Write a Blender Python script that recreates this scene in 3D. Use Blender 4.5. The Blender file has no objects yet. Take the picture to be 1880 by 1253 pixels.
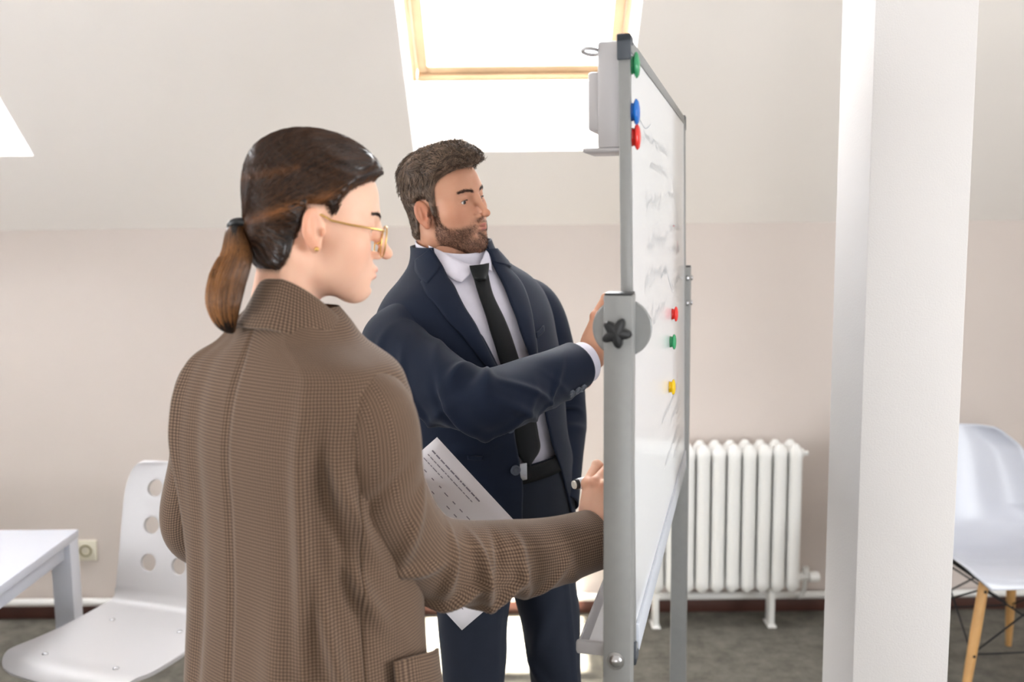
import bpy, bmesh, math, random
import numpy as np
from mathutils import Matrix, Vector

random.seed(7)
rng = np.random.default_rng(7)
scene = bpy.context.scene
COL = scene.collection
PI = math.pi

# ------------------------------------------------------------------ camera
FPX, ROLL, PITCH, CAMH = 1828.0, 0.0102, math.atan(0.1255), 1.58
_f = Vector((0, math.cos(PITCH), -math.sin(PITCH)))
_u = Vector((0, math.sin(PITCH), math.cos(PITCH)))
_r = Vector((1, 0, 0))
_cr = _r * math.cos(ROLL) - _u * math.sin(ROLL)
_cu = _r * math.sin(ROLL) + _u * math.cos(ROLL)
cam_data = bpy.data.cameras.new('camera')
cam = bpy.data.objects.new('camera', cam_data)
COL.objects.link(cam)
cam.matrix_world = Matrix(((_cr.x, _cu.x, -_f.x, 0), (_cr.y, _cu.y, -_f.y, 0), (_cr.z, _cu.z, -_f.z, CAMH), (0, 0, 0, 1)))
cam_data.sensor_width = 36
cam_data.lens = FPX / 1880 * 36
cam_data.clip_start = 0.05
cam_data.dof.use_dof = True
cam_data.dof.focus_distance = 1.78
cam_data.dof.aperture_fstop = 3.2
scene.camera = cam

# ------------------------------------------------------------------ world, sun, exposure
world = bpy.data.worlds.new('world')
scene.world = world
world.use_nodes = True
_bg = world.node_tree.nodes['Background']
_bg.inputs[0].default_value = (0.93, 0.965, 1.0, 1)
_bg.inputs[1].default_value = 9.0
scene.view_settings.view_transform = 'Standard'
scene.view_settings.look = 'None'
scene.view_settings.gamma = 1
scene.view_settings.use_curve_mapping = False
scene.view_settings.exposure = 0.9
sun_data = bpy.data.lights.new('sun', 'SUN')
sun_data.energy = 45.0
sun_data.angle = 0.02
sun_data.color = (1.0, 0.93, 0.82)
sun = bpy.data.objects.new('sun', sun_data)
COL.objects.link(sun)
sun.rotation_euler = Vector((-0.035, 0.172, -1)).to_track_quat('-Z', 'Y').to_euler()


# ------------------------------------------------------------------ pixel helpers (for placing things at a real distance)
def ray(px, py):
    dx = (px - 940) / FPX
    dy = (626.5 - py) / FPX
    u = dx * math.cos(ROLL) + dy * math.sin(ROLL)
    v = -dx * math.sin(ROLL) + dy * math.cos(ROLL)
    return _r * u + _f + _u * v


def at(px, py, Y):
    d = ray(px, py)
    return Vector((0, 0, CAMH)) + d * (Y / d.y)


# ------------------------------------------------------------------ object helpers
def tag(o, label=None, cat=None, group=None, kind=None):
    if label: o['label'] = label
    if cat: o['category'] = cat
    if group: o['group'] = group
    if kind: o['kind'] = kind
    return o


def empty(name, loc=(0, 0, 0), rz=0.0, parent=None):
    o = bpy.data.objects.new(name, None)
    o.empty_display_size = 0.1
    COL.objects.link(o)
    o.location = loc
    o.rotation_euler = (0, 0, rz)
    if parent: o.parent = parent
    return o


def mesh(name, verts, faces, mat, parent=None, smooth=False, uv=None, autosmooth=None):
    me = bpy.data.meshes.new(name)
    verts = np.asarray(verts, dtype=float)
    me.from_pydata(verts.tolist(), [], faces.tolist() if isinstance(faces, np.ndarray) else faces)
    me.update()
    if uv is not None:
        lay = me.uv_layers.new(name='UVMap')
        idx = np.empty(len(me.loops), dtype=np.int32)
        me.loops.foreach_get('vertex_index', idx)
        uv = np.asarray(uv, dtype=np.float32)
        lay.data.foreach_set('uv', (uv if len(uv) == len(idx) and len(uv) != len(verts) else uv[idx]).ravel())
    if smooth:
        me.polygons.foreach_set('use_smooth', [True] * len(me.polygons))
        if autosmooth:
            try:
                me.set_sharp_from_angle(angle=math.radians(autosmooth))
            except Exception:
                pass
    me.materials.append(mat)
    o = bpy.data.objects.new(name, me)
    COL.objects.link(o)
    if parent: o.parent = parent
    return o


def bm_obj(name, bm, mat, parent=None, smooth=None):
    bmesh.ops.recalc_face_normals(bm, faces=bm.faces)
    me = bpy.data.meshes.new(name)
    bm.to_mesh(me)
    bm.free()
    if smooth:
        me.polygons.foreach_set('use_smooth', [True] * len(me.polygons))
        me.set_sharp_from_angle(angle=math.radians(smooth))
    me.materials.append(mat)
    o = bpy.data.objects.new(name, me)
    COL.objects.link(o)
    if parent: o.parent = parent
    return o


def add_box(bm, lo, hi, bevel=0.0, M=None, seg=2):
    lo = Vector(lo); hi = Vector(hi)
    r = bmesh.ops.create_cube(bm, size=1)
    vs = r['verts']
    c = (lo + hi) / 2; s = hi - lo
    for v in vs:
        v.co = Vector((v.co.x * s.x + c.x, v.co.y * s.y + c.y, v.co.z * s.z + c.z))
    if bevel > 0:
        es = list({e for v in vs for e in v.link_edges})
        r = bmesh.ops.bevel(bm, geom=es, offset=bevel, segments=seg, profile=0.5, affect='EDGES', clamp_overlap=True)
        vs = list({v for f in r['faces'] for v in f.verts} | {v for v in vs if v.is_valid})
    if M is not None:
        bmesh.ops.transform(bm, matrix=M, verts=vs)
    return vs


def box(name, lo, hi, mat, parent=None, bevel=0.0, M=None, smooth=40):
    bm = bmesh.new()
    add_box(bm, lo, hi, bevel, M)
    return bm_obj(name, bm, mat, parent, smooth if bevel > 0 else None)


def add_tube(bm, pts, rad, n=12, cap=True):
    """tube along points, radius scalar or list"""
    P = [Vector(p) for p in pts]
    m = len(P)
    R = [rad] * m if not hasattr(rad, '__len__') else rad
    T = []
    for i in range(m):
        a = P[max(i - 1, 0)]; b = P[min(i + 1, m - 1)]
        T.append((b - a).normalized())
    up = Vector((0, 0, 1)) if abs(T[0].z) < 0.9 else Vector((1, 0, 0))
    N = (up - T[0] * up.dot(T[0])).normalized()
    rings = []
    for i in range(m):
        N = (N - T[i] * N.dot(T[i])).normalized()
        B = T[i].cross(N)
        rings.append([bm.verts.new(P[i] + (N * math.cos(2 * PI * k / n) + B * math.sin(2 * PI * k / n)) * R[i]) for k in range(n)])
    for i in range(m - 1):
        for k in range(n):
            bm.faces.new((rings[i][k], rings[i][(k + 1) % n], rings[i + 1][(k + 1) % n], rings[i + 1][k]))
    if cap:
        bm.faces.new(rings[0][::-1]); bm.faces.new(rings[-1])


def tube(name, pts, rad, mat, parent=None, n=12):
    bm = bmesh.new()
    add_tube(bm, pts, rad, n)
    return bm_obj(name, bm, mat, parent, 50)


def add_lathe(bm, prof, n=24, M=None):
    """prof: list of (r, z); closed at axis when r = 0"""
    rings = []
    for r, z in prof:
        if r <= 1e-6:
            rings.append([bm.verts.new((0, 0, z))])
        else:
            rings.append([bm.verts.new((r * math.cos(2 * PI * k / n), r * math.sin(2 * PI * k / n), z)) for k in range(n)])
    for a, b in zip(rings, rings[1:]):
        for k in range(n):
            k2 = (k + 1) % n
            if len(a) == 1 and len(b) == 1: continue
            if len(a) == 1: bm.faces.new((a[0], b[k], b[k2]))
            elif len(b) == 1: bm.faces.new((a[k], b[0], a[k2]))
            else: bm.faces.new((a[k], b[k], b[k2], a[k2]))
    if M is not None:
        bmesh.ops.transform(bm, matrix=M, verts=[v for r in rings for v in r])


def lathe(name, prof, mat, parent=None, n=24, M=None):
    bm = bmesh.new()
    add_lathe(bm, prof, n, M)
    return bm_obj(name, bm, mat, parent, 45)


def frame_to(p, zdir, xdir=(1, 0, 0)):
    z = Vector(zdir).normalized()
    x = Vector(xdir); x = x - z * x.dot(z)
    if x.length < 1e-4:
        x = Vector((0, 1, 0)); x = x - z * x.dot(z)
    x.normalize()
    y = z.cross(x)
    return Matrix(((x.x, y.x, z.x, p[0]), (x.y, y.y, z.y, p[1]), (x.z, y.z, z.z, p[2]), (0, 0, 0, 1)))


def loft(rings, closed=True, cap0=False, cap1=False):
    """rings: array (m, n, 3) -> verts, faces"""
    rings = np.asarray(rings, float)
    m, n, _ = rings.shape
    V = rings.reshape(-1, 3)
    F = []
    for i in range(m - 1):
        for k in range(n if closed else n - 1):
            k2 = (k + 1) % n
            F.append((i * n + k, i * n + k2, (i + 1) * n + k2, (i + 1) * n + k))
    V = list(map(tuple, V))
    if cap0: F.append(tuple(range(n))[::-1])
    if cap1: F.append(tuple(range((m - 1) * n, m * n)))
    return V, F


# ------------------------------------------------------------------ materials
def srgb(r, g, b):
    return tuple((c / 255 / 12.92) if c / 255 <= 0.04045 else ((c / 255 + 0.055) / 1.055) ** 2.4 for c in (r, g, b))


def pmat(name, col, rough=0.5, metal=0.0, spec=0.5, noise=0.0, nscale=20.0, bump=0.0, bscale=200.0, coords='Object', sheen=0.0, sss=0.0):
    m = bpy.data.materials.new(name)
    m.use_nodes = True
    nt = m.node_tree
    b = nt.nodes['Principled BSDF']
    b.inputs['Base Color'].default_value = (*col, 1)
    b.inputs['Roughness'].default_value = rough
    b.inputs['Metallic'].default_value = metal
    b.inputs['Specular IOR Level'].default_value = spec
    if sheen: b.inputs['Sheen Weight'].default_value = sheen
    if sss:
        b.inputs['Subsurface Weight'].default_value = sss
        b.inputs['Subsurface Radius'].default_value = (1.0, 0.35, 0.2)
        b.inputs['Subsurface Scale'].default_value = 0.006
    tc = nt.nodes.new('ShaderNodeTexCoord')
    if noise > 0:
        n = nt.nodes.new('ShaderNodeTexNoise'); n.inputs['Scale'].default_value = nscale; n.inputs['Detail'].default_value = 5
        nt.links.new(tc.outputs[coords], n.inputs['Vector'])
        mx = nt.nodes.new('ShaderNodeMix'); mx.data_type = 'RGBA'; mx.blend_type = 'MULTIPLY'
        mx.inputs[0].default_value = 1.0
        mx.inputs[6].default_value = (*col, 1)
        rmp = nt.nodes.new('ShaderNodeMapRange')
        rmp.inputs['From Min'].default_value = 0.3; rmp.inputs['From Max'].default_value = 0.7
        rmp.inputs['To Min'].default_value = 1 - noise; rmp.inputs['To Max'].default_value = 1 + noise
        nt.links.new(n.outputs['Fac'], rmp.inputs['Value'])
        nt.links.new(rmp.outputs[0], mx.inputs[7])
        nt.links.new(mx.outputs[2], b.inputs['Base Color'])
    if bump > 0:
        n2 = nt.nodes.new('ShaderNodeTexNoise'); n2.inputs['Scale'].default_value = bscale; n2.inputs['Detail'].default_value = 3
        nt.links.new(tc.outputs[coords], n2.inputs['Vector'])
        bp = nt.nodes.new('ShaderNodeBump'); bp.inputs['Strength'].default_value = bump; bp.inputs['Distance'].default_value = 0.002
        nt.links.new(n2.outputs['Fac'], bp.inputs['Height'])
        nt.links.new(bp.outputs[0], b.inputs['Normal'])
    return m


MAT = {}
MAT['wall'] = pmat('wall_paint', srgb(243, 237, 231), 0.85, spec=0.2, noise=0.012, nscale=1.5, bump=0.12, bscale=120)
MAT['knee'] = pmat('knee_wall_paint', srgb(218, 207, 200), 0.85, spec=0.2, noise=0.012, nscale=1.5, bump=0.12, bscale=120)  # darker than the slope: its dimmer light is painted into the colour
MAT['lining'] = pmat('lining_white', srgb(250, 250, 250), 0.5, spec=0.3)
MAT['pine'] = pmat('pine_wood', srgb(206, 176, 140), 0.45, noise=0.12, nscale=9)
MAT['white_metal'] = pmat('white_enamel', srgb(240, 239, 236), 0.3)
MAT['white_gloss'] = pmat('white_gloss', srgb(206, 209, 219), 0.25)
MAT['white_plastic'] = pmat('white_plastic', srgb(192, 189, 190), 0.35)
MAT['alu'] = pmat('brushed_aluminium', srgb(150, 151, 150), 0.45, metal=0.3, noise=0.03, nscale=60)
MAT['dark_plastic'] = pmat('dark_grey_plastic', srgb(72, 78, 86), 0.45)
MAT['black'] = pmat('black_plastic', srgb(24, 25, 28), 0.4)
MAT['board'] = pmat('whiteboard_enamel', srgb(236, 238, 241), 0.16, spec=0.5)
MAT['steel'] = pmat('steel', srgb(190, 190, 192), 0.25, metal=0.9)
MAT['baseboard'] = pmat('baseboard_brown', srgb(78, 46, 37), 0.5, noise=0.1, nscale=12)
MAT['beech'] = pmat('beech_wood', srgb(205, 158, 100), 0.4, noise=0.1, nscale=14)
MAT['black_wire'] = pmat('black_wire', srgb(28, 28, 30), 0.45, metal=0.4)
MAT['paper'] = pmat('paper', srgb(236, 232, 236), 0.8, spec=0.2)
MAT['ink'] = pmat('ink_grey', srgb(140, 134, 146), 0.8)
MAT['ink_red'] = pmat('ink_red', srgb(200, 110, 120), 0.8)


def carpet_mat():
    m = pmat('carpet', srgb(116, 113, 104), 0.95, spec=0.1)
    nt = m.node_tree; b = nt.nodes['Principled BSDF']
    tc = nt.nodes.new('ShaderNodeTexCoord')
    n1 = nt.nodes.new('ShaderNodeTexNoise'); n1.inputs['Scale'].default_value = 14; n1.inputs['Detail'].default_value = 8; n1.inputs['Roughness'].default_value = 0.7
    n2 = nt.nodes.new('ShaderNodeTexNoise'); n2.inputs['Scale'].default_value = 420; n2.inputs['Detail'].default_value = 3
    nt.links.new(tc.outputs['Object'], n1.inputs['Vector']); nt.links.new(tc.outputs['Object'], n2.inputs['Vector'])
    a = nt.nodes.new('ShaderNodeMath'); a.operation = 'ADD'
    nt.links.new(n1.outputs['Fac'], a.inputs[0]); nt.links.new(n2.outputs['Fac'], a.inputs[1])
    cr = nt.nodes.new('ShaderNodeValToRGB')
    cr.color_ramp.elements[0].position = 0.36; cr.color_ramp.elements[0].color = (*srgb(84, 82, 76), 1)
    cr.color_ramp.elements[1].position = 0.64; cr.color_ramp.elements[1].color = (*srgb(140, 136, 126), 1)
    h = nt.nodes.new('ShaderNodeMath'); h.operation = 'MULTIPLY'; h.inputs[1].default_value = 0.5
    nt.links.new(a.outputs[0], h.inputs[0]); nt.links.new(h.outputs[0], cr.inputs[0]); nt.links.new(cr.outputs[0], b.inputs['Base Color'])
    bp = nt.nodes.new('ShaderNodeBump'); bp.inputs['Strength'].default_value = 0.6; bp.inputs['Distance'].default_value = 0.004
    nt.links.new(n2.outputs['Fac'], bp.inputs['Height']); nt.links.new(bp.outputs[0], b.inputs['Normal'])
    return m


def glass_mat():
    m = bpy.data.materials.new('window_glass'); m.use_nodes = True
    nt = m.node_tree; nt.nodes.remove(nt.nodes['Principled BSDF'])
    t = nt.nodes.new('ShaderNodeBsdfTransparent'); g = nt.nodes.new('ShaderNodeBsdfGlossy'); g.inputs['Roughness'].default_value = 0.02
    mx = nt.nodes.new('ShaderNodeMixShader'); mx.inputs[0].default_value = 0.04
    nt.links.new(t.outputs[0], mx.inputs[1]); nt.links.new(g.outputs[0], mx.inputs[2])
    nt.links.new(mx.outputs[0], nt.nodes['Material Output'].inputs[0])
    return m


MAT['carpet'] = carpet_mat()
MAT['glass'] = glass_mat()
# ------------------------------------------------------------------ room shell
YB, KNEE, SL = 3.83, 1.545, math.radians(40)       # rear knee wall, its height, roof pitch
YC = 0.35                                           # middle of the attic
XL, XR, CEIL = -3.3, 3.4, 2.76
cS, sS = math.cos(SL), math.sin(SL)
S_TOP = (CEIL - KNEE) / sS
Y_TOP = YB - S_TOP * cS


def struct(o):
    o['kind'] = 'structure'
    return o


struct(box('floor', (XL, 2 * YC - YB, -0.08), (XR, YB, 0), MAT['carpet']))
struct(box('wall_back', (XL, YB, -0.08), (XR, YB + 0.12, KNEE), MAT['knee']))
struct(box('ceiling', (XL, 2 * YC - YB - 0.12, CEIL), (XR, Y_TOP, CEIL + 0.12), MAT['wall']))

S0, S1 = 0.405, 0.405 + 1.36                        # skylight opening along the slope
DEEP = 0.18                                         # lining depth, square to the slope
BACK = [(-2.389, -1.657), (-0.336, 0.397)]


def slope_plane(name, flip, wins):
    """one side of the pitched ceiling with its skylight holes, built in the rear side's frame"""
    def P(x, s, d=0.0):
        p = Vector((x, YB - s * cS + d * sS, KNEE + s * sS + d * cS))
        if flip: p = Vector((-p.x, 2 * YC - p.y, p.z))
        return p
    x0, x1 = (XL, XR) if not flip else (-XR, -XL)
    xs = sorted({x0, x1, *[a for w in wins for a in w]})
    ss = [0, S0, S1, S_TOP]
    V, F = [], []
    idx = {}
    def vid(x, s):
        if (x, s) not in idx:
            idx[(x, s)] = len(V); V.append(P(x, s))
        return idx[(x, s)]
    for xa, xb in zip(xs, xs[1:]):
        for i in range(3):
            if i == 1 and any(abs(w[0] - xa) < 1e-6 for w in wins): continue
            F.append((vid(xa, ss[i]), vid(xb, ss[i]), vid(xb, ss[i + 1]), vid(xa, ss[i + 1])))
    bm = bmesh.new()
    bv = [bm.verts.new(v) for v in V]
    for f in F: bm.faces.new([bv[i] for i in f])
    ex = bmesh.ops.extrude_face_region(bm, geom=list(bm.faces))
    off = P(0, 0, 0.10) - P(0, 0, 0)
    bmesh.ops.translate(bm, vec=off, verts=[g for g in ex['geom'] if isinstance(g, bmesh.types.BMVert)])
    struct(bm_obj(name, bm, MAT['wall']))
    return P


def quad_slab(name, pts, thick_dir, mat, parent):
    bm = bmesh.new()
    a = [bm.verts.new(p) for p in pts]
    b = [bm.verts.new(p + thick_dir) for p in pts]
    bm.faces.new(a); bm.faces.new(b[::-1])
    for i in range(4): bm.faces.new((a[i], b[i], b[(i + 1) % 4], a[(i + 1) % 4]))
    return bm_obj(name, bm, mat, parent)


WN = [0]


def skylight(P, x0, x1, detail=True):
    WN[0] += 1
    w = empty('window_%d' % WN[0], P((x0 + x1) / 2, (S0 + S1) / 2, DEEP))
    bpy.context.view_layer.update()
    w['kind'] = 'structure'
    inv = Matrix.Translation(-w.location)
    def L(x, s, d): return inv @ P(x, s, d)
    sb = S0 + DEEP / cS * sS          # frame foot: lower lining stands upright
    st = S1 - DEEP / sS * cS          # frame head: upper lining lies level
    nrm = P(0, 0, 1) - P(0, 0, 0); ax = P(1, 0, 0) - P(0, 0, 0); al = P(0, 1, 0) - P(0, 0, 0)
    quad_slab('lower_lining', [L(x0, S0, 0.002), L(x1, S0, 0.002), L(x1, sb, DEEP), L(x0, sb, DEEP)], (nrm * sS - al * cS).normalized() * 0.03 * 1.0, MAT['lining'], w)
    quad_slab('upper_lining', [L(x0, S1, 0.002), L(x1, S1, 0.002), L(x1, st, DEEP), L(x0, st, DEEP)], al * 0.03, MAT['lining'], w)
    quad_slab('side_lining', [L(x0 + 0.002, S0, 0.002), L(x0 + 0.002, S1, 0.002), L(x0 + 0.002, st, DEEP), L(x0 + 0.002, sb, DEEP)], -ax * 0.03, MAT['lining'], w)
    quad_slab('side_lining', [L(x1 - 0.002, S0, 0.002), L(x1 - 0.002, S1, 0.002), L(x1 - 0.002, st, DEEP), L(x1 - 0.002, sb, DEEP)], ax * 0.03, MAT['lining'], w)
    def bar(name, xa, xb, sa, sb_, da, db, mat):
        bm = bmesh.new()
        c = [bm.verts.new(L(x, s, d)) for d in (da, db) for x, s in ((xa, sa), (xb, sa), (xb, sb_), (xa, sb_))]
        for f in ((0, 1, 2, 3), (4, 5, 6, 7), (0, 1, 5, 4), (1, 2, 6, 5), (2, 3, 7, 6), (3, 0, 4, 7)): bm.faces.new([c[i] for i in f])
        bmesh.ops.recalc_face_normals(bm, faces=bm.faces)
        bmesh.ops.bevel(bm, geom=list(bm.edges), offset=0.004, segments=2, affect='EDGES')
        return bm_obj(name, bm, mat, w, 40)
    k = 0.018
    # fixed outer frame, then the sash inside it
    bar('outer_frame', x0, x0 + k, sb, st, DEEP, DEEP + 0.08, MAT['pine']); bar('outer_frame', x1 - k, x1, sb, st, DEEP, DEEP + 0.08, MAT['pine'])
    bar('outer_frame', x0 + k, x1 - k, sb, sb + k, DEEP, DEEP + 0.08, MAT['pine']); bar('outer_frame', x0 + k, x1 - k, st - k, st, DEEP, DEEP + 0.08, MAT['pine'])
    k2 = k + 0.004; q = 0.034
    bar('sash', x0 + k2, x0 + k2 + q, sb + k2, st - k2, DEEP + 0.02, DEEP + 0.07, MAT['pine']); bar('sash', x1 - k2 - q, x1 - k2, sb + k2, st - k2, DEEP + 0.02, DEEP + 0.07, MAT['pine'])
    bar('sash', x0 + k2 + q, x1 - k2 - q, sb + k2, sb + k2 + q, DEEP + 0.02, DEEP + 0.07, MAT['pine']); bar('sash', x0 + k2 + q, x1 - k2 - q, st - k2 - q, st - k2, DEEP + 0.02, DEEP + 0.07, MAT['pine'])
    bar('pane', x0 + k2 + q - 0.006, x1 - k2 - q + 0.006, sb + k2 + q - 0.006, st - k2 - q + 0.006, DEEP + 0.042, DEEP + 0.052, MAT['glass'])
    # daylight portal in the opening, just outside the glass
    ld = bpy.data.lights.new('skylight_portal', 'AREA'); ld.shape = 'RECTANGLE'
    ld.size = x1 - x0; ld.size_y = st - sb
    ld.cycles.is_portal = True
    lo = bpy.data.objects.new('skylight_portal', ld); COL.objects.link(lo)
    M = frame_to(P((x0 + x1) / 2, (sb + st) / 2, DEEP + 0.09), nrm, ax)
    lo.matrix_world = M
    return w


PB = slope_plane('ceiling_slope', False, BACK)
for a, b in BACK:
    w = skylight(PB, a, b)
    if a < -1:                                      # unseen translucent cover added so the left skylight throws no sun patch
        sb_, st_ = S0 + DEEP / cS * sS + 0.03, S1 - DEEP / sS * cS - 0.03
        bl = bpy.data.materials.new('blind_fabric'); bl.use_nodes = True
        nt = bl.node_tree; nt.nodes.remove(nt.nodes['Principled BSDF'])
        tr = nt.nodes.new('ShaderNodeBsdfTranslucent'); tr.inputs[0].default_value = (0.8, 0.82, 0.85, 1)
        nt.links.new(tr.outputs[0], nt.nodes['Material Output'].inputs[0])
        q = [PB(x, s_, DEEP + 0.012) - w.location for x, s_ in ((a + 0.02, sb_), (b - 0.02, sb_), (b - 0.02, st_), (a + 0.02, st_))]
        quad_slab('blind', q, (PB(0, 0, 1) - PB(0, 0, 0)) * 0.0015, bl, w)


# the wall behind the photographer and the left gable, with unseen windows added to light the room
def wall_holes(name, axis, pos, thick, u0, u1, z0, z1, holes):
    bm = bmesh.new()
    def B(ua, ub, za, zb):
        if axis == 'y': add_box(bm, (ua, pos, za), (ub, pos + thick, zb))
        else: add_box(bm, (pos, ua, za), (pos + thick, ub, zb))
    u = u0
    for (a, b, za, zb) in holes:
        B(u, a, z0, z1); B(a, b, z0, za); B(a, b, zb, z1); u = b
    B(u, u1, z0, z1)
    struct(bm_obj(name, bm, MAT['wall']))
    for (a, b, za, zb) in holes:
        WN[0] += 1
        c = ((a + b) / 2, pos + thick / 2, (za + zb) / 2) if axis == 'y' else (pos + thick / 2, (a + b) / 2, (za + zb) / 2)
        w = empty('window_%d' % WN[0], c, 0 if axis == 'y' else PI / 2)  # unseen window, made up for fill light
        struct(w)
        hw, hh = (b - a) / 2, (zb - za) / 2
        for x0, x1, y0, y1 in ((-hw, -hw + 0.05, -hh, hh), (hw - 0.05, hw, -hh, hh), (-hw + 0.05, hw - 0.05, -hh, -hh + 0.05), (-hw + 0.05, hw - 0.05, hh - 0.05, hh), (-0.025, 0.025, -hh + 0.05, hh - 0.05)):
            box('frame', (x0, -0.03, y0), (x1, 0.03, y1), MAT['white_metal'], w, 0.004)
        box('pane', (-hw + 0.05, -0.006, -hh + 0.05), (-0.025, 0.006, hh - 0.05), MAT['glass'], w)
        box('pane', (0.025, -0.006, -hh + 0.05), (hw - 0.05, 0.006, hh - 0.05), MAT['glass'], w)
        ld = bpy.data.lights.new('window_portal', 'AREA'); ld.shape = 'RECTANGLE'; ld.size = b - a; ld.size_y = zb - za; ld.cycles.is_portal = True
        lo = bpy.data.objects.new('window_portal', ld); COL.objects.link(lo)
        if axis == 'y': lo.matrix_world = frame_to((c[0], pos + thick * 0.1, c[2]), (0, -1, 0), (1, 0, 0))
        else: lo.matrix_world = frame_to((c[0] + (-1 if pos < 0 else 1) * thick * 0.4, c[1], c[2]), (-1 if pos < 0 else 1, 0, 0), (0, 1, 0))


YF = 2 * YC - YB
wall_holes('wall_front', 'y', YF - 0.12, 0.12, XL - 0.12, XR, -0.08, CEIL + 0.12, [(-0.5, 0.5, 0.7, 1.7)])
wall_holes('wall_left', 'x', XL - 0.12, 0.12, YF, YB + 0.12, -0.08, CEIL + 0.6, [(-0.4, 1.0, 0.7, 2.1)])
wall_holes('wall_right', 'x', XR, 0.12, YF - 0.12, YB + 0.12, -0.08, CEIL + 0.6, [(-0.6, 1.0, 0.6, 2.2)])

# pillar standing clear of the wall
bm = bmesh.new(); add_box(bm, (0.713, 2.0, 0), (0.915, 2.2, CEIL), 0.003)
struct(bm_obj('pillar', bm, pmat('pillar_paint', srgb(218, 214, 212), 0.8, spec=0.2, bump=0.25, bscale=260), None, 40))

# baseboard
struct(box('baseboard_back', (XL, YB - 0.014, 0), (XR, YB, 0.05), MAT['baseboard'], None, 0.003))

# heating pipe along the foot of the wall
hp = empty('heating_pipe', (0, YB - 0.04, 0))
tag(hp, 'white heating pipe running along the foot of the rear wall', 'pipe')
tube('pipe', [(XL + 0.02, 0, 0.078), (XR - 0.02, 0, 0.078)], 0.0155, MAT['white_metal'], hp, 14)
for x in (-2.6, -1.3, -0.2, 0.5, 1.6, 2.6):
    bm = bmesh.new()
    add_tube(bm, [(x, 0.038, 0.078), (x, 0.012, 0.078)], 0.006, 8)
    add_tube(bm, [(x - 0.008, 0, 0.078), (x + 0.008, 0, 0.078)], 0.0175, 14)
    bm_obj('pipe_clip', bm, MAT['white_metal'], hp, 40)

# radiator
rad = empty('radiator', (0.80, YB - 0.14, 0))
tag(rad, 'white ribbed radiator under the slope beside the pillar', 'radiator')
RB, RT, PITCHR, NSEC = 0.145, 0.722, 0.0575, 10


def radiator_section():
    bm = bmesh.new()
    for y in (-0.036, 0.036):                        # two columns, front and rear
        prof = []
        for i in range(25):
            z = RB + (RT - RB) * i / 24
            e = min(z - RB, RT - z)
            w = 0.0250 + 0.0035 * math.exp(-(e / 0.035) ** 2)
            d = 0.030
            if e < 0.03: 
                q = math.sqrt(max(0, 1 - ((0.03 - e) / 0.03) ** 2)); w *= 0.35 + 0.65 * q; d *= 0.25 + 0.75 * q
            ring = [(w * math.copysign(abs(math.cos(t)) ** 0.7, math.cos(t)), y + d * math.copysign(abs(math.sin(t)) ** 0.8, math.sin(t)), z) for t in [2 * PI * k / 16 for k in range(16)]]
            prof.append([bm.verts.new(p) for p in ring])
        for a, b in zip(prof, prof[1:]):
            for k in range(16): bm.faces.new((a[k], a[(k + 1) % 16], b[(k + 1) % 16], b[k]))
        bm.faces.new(prof[0][::-1]); bm.faces.new(prof[-1])
    for z in (RB + 0.045, RT - 0.045):
        add_box(bm, (-0.02, -0.04, z - 0.028), (0.02, 0.04, z + 0.028), 0.008)
        add_tube(bm, [(-PITCHR / 2, 0, z), (PITCHR / 2, 0, z)], 0.024, 14)
    bmesh.ops.recalc_face_normals(bm, faces=bm.faces)
    me = bpy.data.meshes.new('section'); bm.to_mesh(me); bm.free()
    me.polygons.foreach_set('use_smooth', [True] * len(me.polygons)); me.set_sharp_from_angle(angle=math.radians(45))
    me.materials.append(MAT['white_metal'])
    return me


sec = radiator_section()
for i in range(NSEC):
    o = bpy.data.objects.new('section', sec); COL.objects.link(o); o.parent = rad
    o.location = ((i - (NSEC - 1) / 2) * PITCHR, 0, 0)
xe = NSEC / 2 * PITCHR
lathe('vent_plug', [(0, 0), (0.018, 0), (0.018, 0.012), (0.009, 0.014), (0.009, 0.03), (0, 0.03)], MAT['white_metal'], rad, 16, frame_to((xe, 0, RT - 0.045), (1, 0, 0)))
v = lathe('valve', [(0, 0), (0.018, 0), (0.018, 0.02), (0.012, 0.022), (0.012, 0.045), (0.02, 0.046), (0.021, 0.075), (0.017, 0.085), (0, 0.085)], MAT['white_metal'], rad, 16, frame_to((xe, 0, RB + 0.045), (1, 0, 0)))
tube('valve_pipe', [(xe + 0.033, 0, RB + 0.04), (xe + 0.033, 0.02, 0.11), (xe + 0.033, 0.07, 0.08)], 0.0085, MAT['white_metal'], rad)
tube('valve_knob', [(xe + 0.033, 0, RB + 0.055), (xe + 0.033, 0, RB + 0.085)], 0.013, MAT['white_metal'], rad)
for x in (-xe + 0.03, xe - 0.10):
    bm = bmesh.new()
    add_box(bm, (x - 0.011, -0.03, 0.006), (x + 0.011, 0.03, RB + 0.03), 0.004)
    add_box(bm, (x - 0.017, -0.04, 0), (x + 0.017, 0.04, 0.008), 0.003)
    bm_obj('foot', bm, MAT['white_metal'], rad, 40)

# wall socket
so = empty('wall_socket', (-1.699, YB, 0.279))
tag(so, 'cream wall socket between the white table and the chair', 'socket')
box('plate', (-0.042, -0.012, -0.042), (0.042, 0, 0.042), pmat('cream_plastic', srgb(232, 226, 208), 0.4), so, 0.004)
lathe('recess', [(0.024, 0.0), (0.024, 0.004), (0.019, 0.004), (0.019, -0.004), (0, -0.004)], pmat('socket_shade', srgb(150, 140, 100), 0.5), so, 24, frame_to((0, -0.013, 0), (0, -1, 0)))
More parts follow.
